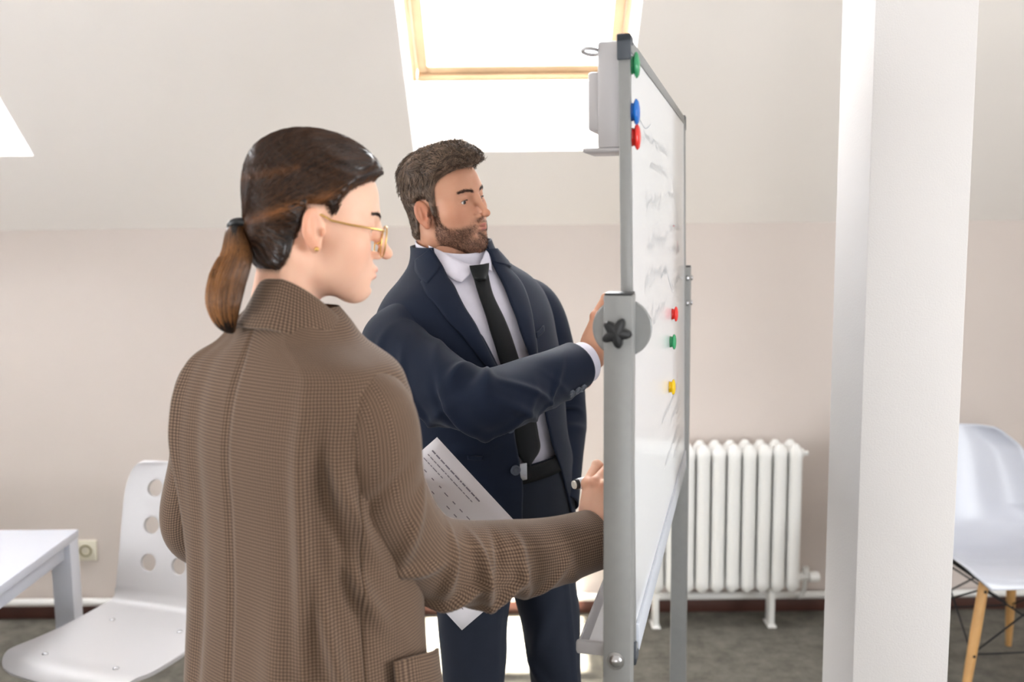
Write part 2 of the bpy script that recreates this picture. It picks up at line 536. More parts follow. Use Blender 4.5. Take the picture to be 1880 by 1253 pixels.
# ------------------------------------------------------------------ whiteboard on its rolling stand
# local frame: y runs along the board away from the photographer, x to the right, z up
MAT['ledge'] = pmat('ledge_pale_aluminium', srgb(206, 211, 220), 0.35, metal=0.1)
BA = math.atan2(0.2800, 1.17)
stand = empty('whiteboard_stand', (0.159, 1.40, 0), -BA)
tag(stand, 'grey framed rolling whiteboard between the two people and the pillar', 'whiteboard')
BL, BW, BZ0, BZ1, BT = 1.203, 0.9, 0.925, 1.823, 0.016
TILT = math.radians(0.8)
Mt = Matrix.Translation((0.004, 0, 1.374)) @ Matrix.Rotation(-TILT, 4, 'Y') @ Matrix.Translation((0, 0, -1.374))


def bpart(name, lo, hi, mat, parent=None, bevel=0.002):
    return box(name, lo, hi, mat, parent or stand, bevel, Mt)


panel = bpart('writing_panel', (-0.0055, 0.012, BZ0 + 0.012), (0.0055, BL - 0.012, BZ1 - 0.012), MAT['board'], None, 0)
for (y0, y1, z0, z1) in ((0, 0.018, BZ0, BZ1), (BL - 0.018, BL, BZ0, BZ1), (0.018, BL - 0.018, BZ0, BZ0 + 0.018), (0.018, BL - 0.018, BZ1 - 0.018, BZ1)):
    bpart('frame_rail', (-BT / 2, y0, z0), (BT / 2, y1, z1), MAT['alu'])
for y0, y1 in ((-0.004, 0.034), (BL - 0.034, BL + 0.004)):
    for z0, z1 in ((BZ0 - 0.003, BZ0 + 0.032), (BZ1 - 0.032, BZ1 + 0.003)):
        bm = bmesh.new()
        near = y0 < 0.5
        yy = (y0, y0 + 0.012) if near else (y1 - 0.012, y1)
        add_box(bm, (-BT / 2 - 0.0015, yy[0], z0), (BT / 2 + 0.0015, yy[1], z1), 0.002)
        zz = (z1 - 0.012, z1) if z1 > 1.5 else (z0, z0 + 0.012)
        add_box(bm, (-BT / 2 - 0.0015, y0, zz[0]), (BT / 2 + 0.0015, y1, zz[1]), 0.002)
        bmesh.ops.transform(bm, matrix=Mt, verts=bm.verts)
        bm_obj('corner_cap', bm, MAT['dark_plastic'], stand, 40)
# pen tray on the people's side
bm = bmesh.new()
ty0, ty1 = 0.03, 1.10
sec_ = [(-0.008, BZ0 + 0.022), (-0.008, BZ0 - 0.002), (-0.062, BZ0 + 0.000), (-0.072, BZ0 + 0.012), (-0.068, BZ0 + 0.014), (-0.059, BZ0 + 0.004), (-0.012, BZ0 + 0.002), (-0.0115, BZ0 + 0.022)]
ra = [bm.verts.new((x, ty0, z)) for x, z in sec_]; rb = [bm.verts.new((x, ty1, z)) for x, z in sec_]
for i in range(len(sec_)): bm.faces.new((ra[i], ra[(i + 1) % 8], rb[(i + 1) % 8], rb[i]))
bm.faces.new(ra[::-1]); bm.faces.new(rb)
bm_obj('pen_tray', bm, MAT['white_plastic'], stand)
bm = bmesh.new(); add_box(bm, (-0.074, ty0 - 0.012, BZ0 - 0.004), (-0.006, ty0, BZ0 + 0.018), 0.005); bm_obj('tray_end_cap', bm, MAT['white_plastic'], stand, 40)
bpart('lower_trim', (0.0052, 0.034, BZ0 + 0.004), (0.0105, BL - 0.034, BZ0 + 0.046), MAT['ledge'], None, 0.0015)
# posts
for k, (yc, top, hw) in enumerate(((-0.05, 1.473, 0.0195), (BL + 0.045, 1.444, 0.0215))):
    p = box('post', (-hw, yc - 0.02, 0.10), (hw, yc + 0.02, top), MAT['alu'], stand, 0.002)
    box('post_cap', (-hw + 0.001, yc - 0.019, top - 0.001), (hw - 0.001, yc + 0.019, top + 0.003), MAT['black'], p, 0.001)
    s = -1 if k == 0 else 1
    if k == 0: lathe('pivot_disc', [(0, 0), (0.040, 0), (0.0415, 0.0015), (0.0415, 0.0045), (0.040, 0.006), (0, 0.006)], MAT['alu'], stand, 48,
          frame_to((0.0, -0.026 if k == 0 else BL + 0.016, 1.424), (0, 1, 0)))
    tube('pivot_axle', [(0, yc, 1.424), (0, 0.004 if k == 0 else BL - 0.004, 1.424)], 0.008, MAT['steel'], stand)
    if k == 0:
        # five-lobed clamping knob
        prof = []
        n = 60
        bm = bmesh.new()
        rings = []
        for (sc, h) in ((0.0, 0.006), (0.7, 0.006), (0.96, 0.008), (1.0, 0.011), (1.0, 0.019), (0.93, 0.022), (0.6, 0.0235), (0.0, 0.024)):
            if sc == 0: rings.append([bm.verts.new((0, 0, h))]); continue
            ring = []
            for i in range(n):
                t = 2 * PI * i / n
                lob = 0.5 + 0.5 * math.cos(5 * t + 0.6)
                r = (0.0125 + 0.0085 * lob ** 0.8) * sc
                ring.append(bm.verts.new((r * math.cos(t), r * math.sin(t), h)))
            rings.append(ring)
        for a, b in zip(rings, rings[1:]):
            for i in range(n):
                j = (i + 1) % n
                if len(a) == 1: bm.faces.new((a[0], b[i], b[j]))
                elif len(b) == 1: bm.faces.new((a[i], b[0], a[j]))
                else: bm.faces.new((a[i], b[i], b[j], a[j]))
        add_tube(bm, [(0, 0, -0.004), (0, 0, 0.008)], 0.009, 16)
        bmesh.ops.transform(bm, matrix=frame_to((0.0, yc - 0.02, 1.424), (0, -1, 0)), verts=bm.verts)
        bm_obj('clamp_knob', bm, MAT['black'], stand, 40)
        lathe('bolt', [(0, 0.007), (0.006, 0.006), (0.009, 0.002), (0.013, 0.0015), (0.013, 0)], MAT['steel'], stand, 20, frame_to((-0.002, yc - 0.02, 0.958), (0, -1, 0)))
    else:
        for z in (1.415, 1.350):
            lathe('bolt', [(0, 0.006), (0.005, 0.005), (0.007, 0.002), (0.007, 0)], MAT['steel'], stand, 16, frame_to((hw - 0.008, yc - 0.02, z), (0, -1, 0)))
            lathe('bolt', [(0, 0.006), (0.005, 0.005), (0.007, 0.002), (0.007, 0)], MAT['steel'], stand, 16, frame_to((hw, yc, z), (1, 0, 0)))
    f = box('foot_bar', (-0.28, yc - 0.02, 0.065), (0.28, yc + 0.02, 0.10), MAT['alu'], stand, 0.004)
    for x in (-0.26, 0.26):
        bm = bmesh.new()
        add_tube(bm, [(x - 0.012, yc, 0.028), (x + 0.012, yc, 0.028)], 0.028, 20)
        add_box(bm, (x - 0.018, yc - 0.012, 0.03), (x + 0.018, yc + 0.012, 0.066), 0.004)
        bm_obj('castor', bm, MAT['black'], f, 40)
box('cross_bar', (-0.012, -0.03, 0.20), (0.012, BL + 0.025, 0.23), MAT['alu'], stand, 0.002)

# faint marker writing on the board's right face (flat print)
bpy.context.view_layer.update()
SM = stand.matrix_world


def scribble_obj(name, strokes, w, mat, parent, xoff=0.0058):
    """strokes: lists of (y, z) points in the stand's frame"""
    V, F = [], []
    for st in strokes:
        st = [Vector((0, a, b)) for a, b in st]
        base = len(V)
        for i, p in enumerate(st):
            t = (st[min(i + 1, len(st) - 1)] - st[max(i - 1, 0)])
            if t.length < 1e-6: t = Vector((0, 1, 0))
            t.normalize(); nn = Vector((0, -t.z, t.y)) * w / 2
            for q in (p + nn, p - nn):
                V.append(Mt @ Vector((xoff, q.y, q.z)))
        for i in range(len(st) - 1):
            F.append((base + 2 * i, base + 2 * i + 1, base + 2 * i + 3, base + 2 * i + 2))
    return mesh(name, V, F, mat, parent)


rs = random.Random(3)
strokes = []


def word(y, z, ln, h, vert=False):
    pts = []
    n = int(ln / 0.007)
    for i in range(n):
        a = ln * i / n
        b = h * (rs.random() - 0.4) * (1.6 if rs.random() < 0.12 else 1)
        pts.append((y + a, z + b))
    if len(pts) > 2: strokes.append(pts)


for (y, z, ln, h) in [(0.18, 1.70, 0.5, 0.02), (0.3, 1.66, 0.35, 0.018), (0.22, 1.60, 0.3, 0.03), (0.6, 1.62, 0.3, 0.018), (0.25, 1.53, 0.4, 0.03), (0.7, 1.55, 0.33, 0.018),
                      (0.2, 1.47, 0.45, 0.025), (0.72, 1.50, 0.3, 0.02), (0.3, 1.40, 0.3, 0.03), (0.75, 1.43, 0.25, 0.016), (0.5, 1.18, 0.4, 0.02), (0.72, 1.14, 0.3, 0.02), (0.55, 1.08, 0.4, 0.018), (0.8, 1.04, 0.2, 0.016)]:
    word(y, z, ln, h)
strokes.append([(0.10 + 0.22 * t, 1.735 - 0.018 * math.sin(t * 3)) for t in [i / 20 for i in range(21)]])
strokes.append([(0.5 + 0.55 * t, 1.46 - 0.05 * t + 0.02 * math.sin(t * 9)) for t in [i / 40 for i in range(41)]])
strokes.append([(0.78 + 0.2 * t, 1.66 - 0.11 * t + 0.01 * math.sin(t * 7)) for t in [i / 20 for i in range(21)]])
scribble_obj('marker_writing', strokes, 0.002, pmat('marker_grey', srgb(176, 181, 185), 0.6), panel)
panel.children[0]['kind'] = 'stuff'
for st_ in [[(0.87 + 0.05 * math.cos(t), 1.215 + 0.03 * math.sin(t)) for t in [PI * i / 16 + PI for i in range(17)]], [(0.8, 1.555), (0.84, 1.555)], [(0.9, 1.49), (0.93, 1.52), (0.97, 1.49)]]: scribble_obj('red_marker_line', [st_], 0.0025, MAT['ink_red'], panel)

# magnets: pushed onto the right face
MAGC = {'red': srgb(226, 48, 40), 'green': srgb(52, 150, 98), 'blue': srgb(28, 110, 200), 'yellow': srgb(240, 196, 20)}


def board_point(px, py, x=0.0058):
    """where the ray meets the board's right face (stand frame)"""
    inv = (SM @ Mt).inverted()
    o = inv @ Vector((0, 0, CAMH)); d = inv.to_3x3() @ ray(px, py)
    t = (x - o.x) / d.x
    return o + d * t


for colr, px, py, lab, r in (('green', 1157, 120, 'green round magnet near the top corner of the whiteboard', 0.018), ('blue', 1157, 206, 'blue round magnet above the red one at the whiteboard near edge', 0.018),
                          ('red', 1158.5, 252, 'red round magnet below the blue one at the whiteboard near edge', 0.018), ('red', 1233.5, 577, 'red round magnet above the green one near the far post', 0.0165),
                          ('green', 1230, 628, 'green round magnet between the red and yellow ones near the far post', 0.0165), ('yellow', 1228.5, 711, 'yellow round magnet lowest on the whiteboard near the far post', 0.0165)):
    p = board_point(px, py)
    W = SM @ Mt @ p
    nrm = (SM @ Mt).to_3x3() @ Vector((1, 0, 0))
    root = empty('magnet', W)
    tag(root, lab, 'magnet', 'round magnets on the whiteboard')
    M = frame_to((0, 0, 0), nrm, (0, 0, 1))
    mt_ = pmat('magnet_' + colr, MAGC[colr], 0.25)
    lathe('grip', [(0, 0.0), (r * 0.72, 0.0), (r * 0.70, 0.003), (r * 0.66, 0.005), (r * 0.9, 0.0065), (r, 0.008), (r * 0.97, 0.010), (r * 0.8, 0.012), (r * 0.4, 0.0133), (0, 0.0136)], mt_, root, 28, M)
    lathe('magnet_core', [(0, -0.0003), (r * 0.6, -0.0003), (r * 0.6, 0.001), (0, 0.001)], MAT['dark_plastic'], root, 20, M)

# marker holder hung on the people's side of the board, by the near top corner
mh = empty('marker_holder', (SM @ Vector((-0.013, 0.10, 1.676))), -BA)
tag(mh, 'white plastic marker holder hung by the near top corner of the whiteboard', 'holder')
bm = bmesh.new(); add_box(bm, (-0.033, -0.05, 0.0), (0.0, 0.05, 0.150), 0.004); bm_obj('body', bm, MAT['white_plastic'], mh, 40)
bm = bmesh.new(); add_box(bm, (-0.049, -0.035, 0.026), (-0.032, 0.035, 0.110), 0.004); bm_obj('pocket', bm, MAT['white_plastic'], mh, 40)
for k, (z, mname) in enumerate(((0.139, 'loop'),)):
    bm = bmesh.new()
    pts = [(-0.045 + 0.012 * math.cos(t), -0.03 + 0.03 * math.sin(t), z) for t in [2 * PI * i / 24 for i in range(25)]]
    add_tube(bm, pts, 0.0028, 8, cap=False)
    bm_obj(mname, bm, MAT['white_plastic'], mh, 60)
bm = bmesh.new(); add_box(bm, (-0.055, -0.05, -0.006), (0.0, 0.05, 0.001), 0.003); bm_obj('ledge', bm, MAT['white_plastic'], mh, 40)

# ------------------------------------------------------------------ white table at the left
tb = empty('white_table', (-1.335, 2.96, 0))
tag(tb, 'white square-edged table cut off by the left edge of the photo', 'table')
TX, TY, TZ = -1.5, -1.1, 0.64
box('tabletop', (TX, TY, TZ - 0.024), (0, 0, TZ), MAT['white_gloss'], tb, 0.002)
for (a, b) in (((-0.045, TY + 0.02), (-0.02, -0.02)), ((TX + 0.02, TY + 0.02), (TX + 0.045, -0.02))):
    box('apron', (a[0], a[1], TZ - 0.074), (b[0], b[1], TZ - 0.024), MAT['white_gloss'], tb, 0.001)
for (a, b) in (((TX + 0.045, -0.045), (-0.045, -0.02)), ((TX + 0.045, TY + 0.02), (-0.045, TY + 0.045))):
    box('apron', (a[0], a[1], TZ - 0.074), (b[0], b[1], TZ - 0.024), MAT['white_gloss'], tb, 0.001)
for x, y in ((-0.062, -0.062), (TX + 0.002, -0.062), (-0.062, TY + 0.002), (TX + 0.002, TY + 0.002)):
    box('leg', (x, y, 0), (x + 0.06, y + 0.06, TZ - 0.0245), MAT['white_gloss'], tb, 0.002)

# ------------------------------------------------------------------ moulded white chair with round holes
ch = empty('moulded_chair', (-1.08, 2.58, 0), math.radians(-22))
tag(ch, 'white moulded chair with round holes in its backrest beside the table', 'chair')
# local: front is -y, width along x


def chair_surface(u, v):
    """u in -1..1 across, v 0..1 from seat front to top of back"""
    # profile polyline (y, z)
    if v < 0.5:
        t = v / 0.5
        y = -0.215 + 0.40 * t
        z = 0.445 + 0.012 * math.sin(t * PI) * -1 - 0.03 * (max(0, 0.16 - t) / 0.16) ** 2
    elif v < 0.6:
        t = (v - 0.5) / 0.1; a = t * math.radians(80)
        y = 0.185 + 0.06 * math.sin(a); z = 0.445 + 0.06 * (1 - math.cos(a))
    else:
        t = (v - 0.6) / 0.4
        y = 0.2441 + 0.075 * t; z = 0.4946 + 0.37 * t
    hw = 0.225
    if v < 0.5: hw = 0.232 - 0.02 * (v / 0.5)
    elif v < 0.6: hw = 0.212 - 0.004 * math.sin((v - .5) / .1 * PI)
    else: hw = 0.205 + 0.0 * v
    if v < 0.14: hw *= (1 - 0.35 * (1 - math.sqrt(max(0, 1 - ((0.14 - v) / 0.14) ** 2.2))))
    if v > 0.86: hw *= (1 - 0.30 * (1 - math.sqrt(max(0, 1 - ((v - 0.86) / 0.14) ** 2.2))))
    bend = 0.02 * u * u
    if v < 0.5: return Vector((u * hw, y, z + bend * 0.4))
    k = min(1, (v - 0.5) / 0.1)
    return Vector((u * hw, y - bend * k * 1.2, z + bend * 0.4 * (1 - k)))


def chair_shell():
    # grid with round holes punched through the backrest
    NU, NV = 66, 120
    holes = [(uu, vv) for vv in (0.681, 0.798, 0.915) for uu in (-0.52, 0.0, 0.52)]
    dU = [chair_surface(0.5, vv)[0] / 0.5 for vv in (0.715,)][0]
    HR = 0.0255
    V, F, vid = [], [], {}
    pts = {}
    for j in range(NV + 1):
        for i in range(NU + 1):
            u = -1 + 2 * i / NU; v = j / NV
            pts[(i, j)] = [u, v]
    # metric scale for hole distance
    def dist(u, v, h): return math.hypot((u - h[0]) * dU, (v - h[1]) * 0.3775 / 0.4)
    dead = set()
    for j in range(NV):
        for i in range(NU):
            cu = -1 + 2 * (i + .5) / NU; cv = (j + .5) / NV
            if any(dist(cu, cv, h) < HR for h in holes): dead.add((i, j))
    # snap the rim vertices onto the circle
    rim = set()
    for (i, j) in dead:
        for c in ((i, j), (i + 1, j), (i + 1, j + 1), (i, j + 1)): rim.add(c)
    for c in rim:
        i, j = c
        around = [(i - 1, j - 1), (i, j - 1), (i - 1, j), (i, j)]
        if all(a in dead for a in around): continue
        u, v = pts[c]
        h = min(holes, key=lambda q: dist(u, v, q))
        ex, ey = (u - h[0]) * dU, (v - h[1]) * 0.94375
        L_ = math.hypot(ex, ey)
        pts[c] = [h[0] + ex / L_ * HR / dU, h[1] + ey / L_ * HR / 0.94375]
    bm = bmesh.new()
    def gv(c):
        if c not in vid: vid[c] = bm.verts.new(chair_surface(*pts[c]))
        return vid[c]
    for j in range(NV):
        for i in range(NU):
            if (i, j) in dead: continue
            bm.faces.new([gv(c) for c in ((i, j), (i + 1, j), (i + 1, j + 1), (i, j + 1))])
    bmesh.ops.recalc_face_normals(bm, faces=bm.faces)
    return bm


sh = bm_obj('shell', chair_shell(), MAT['white_plastic'], ch, 60)
md = sh.modifiers.new('thick', 'SOLIDIFY'); md.thickness = 0.011; md.offset = 0
mb = sh.modifiers.new('soft', 'BEVEL'); mb.width = 0.003; mb.segments = 2; mb.limit_method = 'ANGLE'; mb.angle_limit = math.radians(50)
for x, y in ((-0.12, -0.13), (0.12, -0.13), (-0.12, 0.11), (0.12, 0.11)):
    lathe('rivet', [(0, 0.004), (0.005, 0.0035), (0.008, 0.001), (0.0085, -0.002), (0, -0.002)], MAT['steel'], ch, 16, Matrix.Translation((x, y, 0.446)))
tube('column', [(0, -0.01, 0.08), (0, -0.01, 0.43)], 0.025, MAT['steel'], ch, 20)
box('seat_plate', (-0.14, -0.15, 0.412), (0.14, 0.13, 0.424), MAT['white_metal'], ch, 0.003)
for i in range(5):
    a = 2 * PI * i / 5 + 0.3
    o = tube('base_arm', [(0.02 * math.cos(a), -0.01 + 0.02 * math.sin(a), 0.10), (0.27 * math.cos(a), -0.01 + 0.27 * math.sin(a), 0.07)], [0.022, 0.014], MAT['white_metal'], ch, 12)
    tube('castor', [(0.27 * math.cos(a) - 0.02 * math.sin(a), -0.01 + 0.27 * math.sin(a) + 0.02 * math.cos(a), 0.028), (0.27 * math.cos(a) + 0.02 * math.sin(a), -0.01 + 0.27 * math.sin(a) - 0.02 * math.cos(a), 0.028)], 0.028, MAT['black'], o, 16)

# ------------------------------------------------------------------ white shell chair on wooden legs at the right
dc = empty('shell_chair', (1.612, 3.20, 0), math.radians(4))
tag(dc, 'white shell chair on wooden legs partly hidden by the pillar', 'chair')


def eames(u, v):
    prof = [(-0.235, 0.415), (-0.215, 0.440), (-0.15, 0.450), (-0.05, 0.438), (0.05, 0.428), (0.13, 0.435), (0.185, 0.470), (0.215, 0.530), (0.232, 0.600), (0.25, 0.680), (0.272, 0.76), (0.292, 0.828)]
    t = v * (len(prof) - 1); i = min(int(t), len(prof) - 2); f = t - i
    def cr(k):
        p0, p1, p2, p3 = [prof[max(0, min(len(prof) - 1, i + q))][k] for q in (-1, 0, 1, 2)]
        return 0.5 * ((2 * p1) + (-p0 + p2) * f + (2 * p0 - 5 * p1 + 4 * p2 - p3) * f * f + (-p0 + 3 * p1 - 3 * p2 + p3) * f ** 3)
    y, z = cr(0), cr(1)
    ws = [0.155, 0.20, 0.222, 0.232, 0.235, 0.236, 0.234, 0.228, 0.220, 0.208, 0.185, 0.09]
    w = ws[i] * (1 - f) + ws[i + 1] * f
    up = 0.055 * abs(u) ** 3 * math.sin(min(1, v * 1.4) * PI * 0.8)      # curled sides
    fw = 0.075 * abs(u) ** 2.4 * max(0, min(1, (v - 0.42) / 0.25))       # back wraps forward
    return Vector((u * w, y - fw, z + up * (1 - max(0, min(1, (v - 0.5) / 0.2)))))


NU, NV = 28, 60
V = [eames(-1 + 2 * i / NU, j / NV) for j in range(NV + 1) for i in range(NU + 1)]
F = [(j * (NU + 1) + i, j * (NU + 1) + i + 1, (j + 1) * (NU + 1) + i + 1, (j + 1) * (NU + 1) + i) for j in range(NV) for i in range(NU)]
sh = mesh('shell', V, F, MAT['white_gloss'], dc, True)
md = sh.modifiers.new('thick', 'SOLIDIFY'); md.thickness = 0.007; md.offset = 0
feet = {}
for sx in (-1, 1):
    for sy in (-1, 1):
        top = Vector((sx * 0.125, 0.0 + sy * 0.13 - 0.01, 0.405)); ft = Vector((sx * 0.215, sy * 0.235 + 0.03, 0.0))
        lg = tube('leg', [ft, ft.lerp(top, 0.3), ft.lerp(top, 0.65), top], [0.0105, 0.0145, 0.0165, 0.0155], MAT['beech'], dc, 16)
        feet[(sx, sy)] = (ft, top)
        for q in (0.45, 0.94):
            c = ft.lerp(top, q)
            lathe('screw', [(0, 0.003), (0.004, 0.0025), (0.005, 0), (0, 0)], MAT['black_wire'], lg, 12, frame_to(c + Vector((0, -0.0155, 0)), (0, -1, 0)))


def rod(a, b): tube('brace', [a, b], 0.0032, MAT['black_wire'], dc, 8)


def on(k, q): return feet[k][0].lerp(feet[k][1], q)


for s in (-1, 1):
    rod(on((s, -1), 0.45), on((s, 1), 0.95)); rod(on((s, 1), 0.45), on((s, -1), 0.95))
    rod(on((-1, s), 0.45), on((1, s), 0.95)); rod(on((1, s), 0.45), on((-1, s), 0.95))
rod(on((-1, -1), 0.45), on((1, -1), 0.45)); rod(on((-1, 1), 0.45), on((1, 1), 0.45))
box('mount', (-0.13, -0.15, 0.398), (0.13, 0.13, 0.408), MAT['black_wire'], dc, 0.002)
# ------------------------------------------------------------------ small signed-distance sculpting kit (numpy)
class Field:
    def __init__(self, lo, hi, h):
        self.lo = np.array(lo, float); self.h = h
        n = np.ceil((np.array(hi) - self.lo) / h).astype(int) + 1
        self.n = n
        self.ax = [self.lo[i] + h * np.arange(n[i]) for i in range(3)]
        self.d = np.full(n, 0.5, np.float32)

    def copy(self):
        f = Field.__new__(Field)
        f.lo, f.h, f.n, f.ax, f.d = self.lo, self.h, self.n, self.ax, self.d.copy()
        return f

    def _box(self, lo, hi):
        a = np.clip(np.floor((np.array(lo) - self.lo) / self.h).astype(int), 0, self.n)
        b = np.clip(np.ceil((np.array(hi) - self.lo) / self.h).astype(int) + 1, 0, self.n)
        if np.any(b <= a): return None
        sl = tuple(slice(a[i], b[i]) for i in range(3))
        P = (self.ax[0][sl[0]][:, None, None], self.ax[1][sl[1]][None, :, None], self.ax[2][sl[2]][None, None, :])
        return sl, P

    def _mix(self, sl, d, k, op):
        a = self.d[sl]
        k = max(k, 1e-5)
        if op == 'add':
            t = np.clip(0.5 + 0.5 * (a - d) / k, 0, 1)
            self.d[sl] = a + (d - a) * t - k * t * (1 - t)
        else:                                    # carve
            d = -d
            t = np.clip(0.5 + 0.5 * (d - a) / k, 0, 1)
            self.d[sl] = a + (d - a) * t + k * t * (1 - t)

    def ell(self, c, r, k=0.01, op='add', R=None):
        c = np.array(c, float); r = np.array(r, float)
        m = r.max() + 2 * k + 0.012
        bx = self._box(c - m, c + m)
        if bx is None: return
        sl, (X, Y, Z) = bx
        x, y, z = X - c[0], Y - c[1], Z - c[2]
        if R is not None:
            R = np.array(R)                      # columns are the local axes
            x, y, z = [R[0, i] * x + R[1, i] * y + R[2, i] * z for i in range(3)]
        k0 = np.sqrt((x / r[0]) ** 2 + (y / r[1]) ** 2 + (z / r[2]) ** 2)
        k1 = np.sqrt((x / r[0] ** 2) ** 2 + (y / r[1] ** 2) ** 2 + (z / r[2] ** 2) ** 2) + 1e-9
        self._mix(sl, (k0 * (k0 - 1) / k1).astype(np.float32), k, op)

    def cone(self, a, b, ra, rb, k=0.01, op='add'):
        a = np.array(a, float); b = np.array(b, float)
        m = max(ra, rb) + 2 * k + 0.012
        bx = self._box(np.minimum(a, b) - m, np.maximum(a, b) + m)
        if bx is None: return
        sl, (X, Y, Z) = bx
        ab = b - a; L = ab @ ab
        t = np.clip(((X - a[0]) * ab[0] + (Y - a[1]) * ab[1] + (Z - a[2]) * ab[2]) / L, 0, 1)
        d = np.sqrt((X - a[0] - t * ab[0]) ** 2 + (Y - a[1] - t * ab[1]) ** 2 + (Z - a[2] - t * ab[2]) ** 2) - (ra + (rb - ra) * t)
        self._mix(sl, d.astype(np.float32), k, op)

    def chain(self, pts, rads, k=0.01, op='add'):
        for i in range(len(pts) - 1): self.cone(pts[i], pts[i + 1], rads[i], rads[i + 1], k, op)

    def sample(self, P):
        """trilinear value and gradient at points"""
        q = (np.asarray(P) - self.lo) / self.h
        q = np.clip(q, 0.001, self.n - 1.002)
        i = np.floor(q).astype(int); f = q - i
        c = {}
        for a in (0, 1):
            for b in (0, 1):
                for g in (0, 1):
                    c[a, b, g] = self.d[i[:, 0] + a, i[:, 1] + b, i[:, 2] + g]
        fx, fy, fz = f.T
        def lerp(a, b, t): return a + (b - a) * t
        v = lerp(lerp(lerp(c[0, 0, 0], c[1, 0, 0], fx), lerp(c[0, 1, 0], c[1, 1, 0], fx), fy), lerp(lerp(c[0, 0, 1], c[1, 0, 1], fx), lerp(c[0, 1, 1], c[1, 1, 1], fx), fy), fz)
        gx = lerp(lerp(c[1, 0, 0] - c[0, 0, 0], c[1, 1, 0] - c[0, 1, 0], fy), lerp(c[1, 0, 1] - c[0, 0, 1], c[1, 1, 1] - c[0, 1, 1], fy), fz)
        gy = lerp(lerp(c[0, 1, 0] - c[0, 0, 0], c[1, 1, 0] - c[1, 0, 0], fx), lerp(c[0, 1, 1] - c[0, 0, 1], c[1, 1, 1] - c[1, 0, 1], fx), fz)
        gz = lerp(lerp(c[0, 0, 1] - c[0, 0, 0], c[1, 0, 1] - c[1, 0, 0], fx), lerp(c[0, 1, 1] - c[0, 1, 0], c[1, 1, 1] - c[1, 1, 0], fx), fy)
        g = np.stack([gx, gy, gz], 1)
        g /= np.linalg.norm(g, axis=1, keepdims=True) + 1e-9
        return v, g

    def project(self, P, off=0.0, it=4):
        P = np.array(P, float)
        for _ in range(it):
            v, g = self.sample(P)
            P -= g * (v - off)[:, None] * 0.9
        return P

    def surface(self):
        """naive surface nets -> verts (n,3), quads (m,4)"""
        d = self.d
        s = d < 0
        nx, ny, nz = d.shape
        cnt = np.zeros((nx - 1, ny - 1, nz - 1), np.uint8)
        for a in (0, 1):
            for b in (0, 1):
                for c in (0, 1):
                    cnt += s[a:nx - 1 + a, b:ny - 1 + b, c:nz - 1 + c]
        act = (cnt > 0) & (cnt < 8)
        I = np.argwhere(act)
        idx = np.full(act.shape, -1, np.int32); idx[act] = np.arange(len(I))
        acc = np.zeros((len(I), 3)); num = np.zeros(len(I))
        corners = [(a, b, c) for a in (0, 1) for b in (0, 1) for c in (0, 1)]
        for p in corners:
            for ax in range(3):
                if p[ax]: continue
                q = list(p); q[ax] = 1
                dp = d[I[:, 0] + p[0], I[:, 1] + p[1], I[:, 2] + p[2]]; dq = d[I[:, 0] + q[0], I[:, 1] + q[1], I[:, 2] + q[2]]
                x = (dp < 0) != (dq < 0)
                t = dp / np.where(np.abs(dp - dq) < 1e-9, 1e-9, dp - dq)
                pos = np.tile(np.array(p, float), (len(I), 1)); pos[:, ax] = t
                acc[x] += pos[x]; num[x] += 1
        V = self.lo + (I + acc / num[:, None]) * self.h
        Q = []
        for ax in range(3):
            o1, o2 = [(1, 2), (2, 0), (0, 1)][ax]
            sl0 = [slice(1, -1)] * 3; sl1 = [slice(1, -1)] * 3
            sl0[ax] = slice(0, -1); sl1[ax] = slice(1, None)
            A = s[tuple(sl0)]; B = s[tuple(sl1)]
            E = np.argwhere(A != B)
            off = np.ones(3, int); off[ax] = 0
            E = E + off
            ins = s[E[:, 0], E[:, 1], E[:, 2]]
            e1 = np.zeros(3, int); e1[o1] = 1; e2 = np.zeros(3, int); e2[o2] = 1
            def g(K): return idx[K[:, 0], K[:, 1], K[:, 2]]
            q = np.stack([g(E - e1 - e2), g(E - e2), g(E), g(E - e1)], 1)
            q[~ins] = q[~ins][:, ::-1]
            Q.append(q)
        Q = np.concatenate(Q)
        Q = Q[(Q >= 0).all(1)]
        return V, Q


def grid_attr(me, name, values):
    a = me.attributes.new(name, 'FLOAT', 'POINT')
    a.data.foreach_set('value', np.asarray(values, np.float32))


def compact(V, Q):
    used = np.unique(Q)
    m = np.full(len(V), -1, np.int64); m[used] = np.arange(len(used))
    return V[used], m[Q], used


def fast_mesh(name, V, Q, mat, parent=None, M=None, attrs=None):
    if M is not None:
        M = np.array(M); V = V @ M[:3, :3].T + M[:3, 3]
        if np.linalg.det(M[:3, :3]) < 0: Q = Q[:, ::-1]
    me = bpy.data.meshes.new(name)
    nv, nq = len(V), len(Q)
    me.vertices.add(nv); me.vertices.foreach_set('co', np.ascontiguousarray(V, np.float32).ravel())
    k = Q.shape[1]
    me.loops.add(nq * k); me.loops.foreach_set('vertex_index', np.ascontiguousarray(Q, np.int32).ravel())
    me.polygons.add(nq); me.polygons.foreach_set('loop_start', np.arange(0, nq * k, k, dtype=np.int32))
    me.polygons.foreach_set('use_smooth', np.ones(nq, bool))
    me.update(calc_edges=True); me.validate()
    if attrs:
        for kk, vv in attrs.items(): grid_attr(me, kk, vv)
    me.materials.append(mat)
    o = bpy.data.objects.new(name, me); COL.objects.link(o)
    if parent: o.parent = parent
    return o


def rotm(ax, deg):
    return np.array(Matrix.Rotation(math.radians(deg), 3, ax))


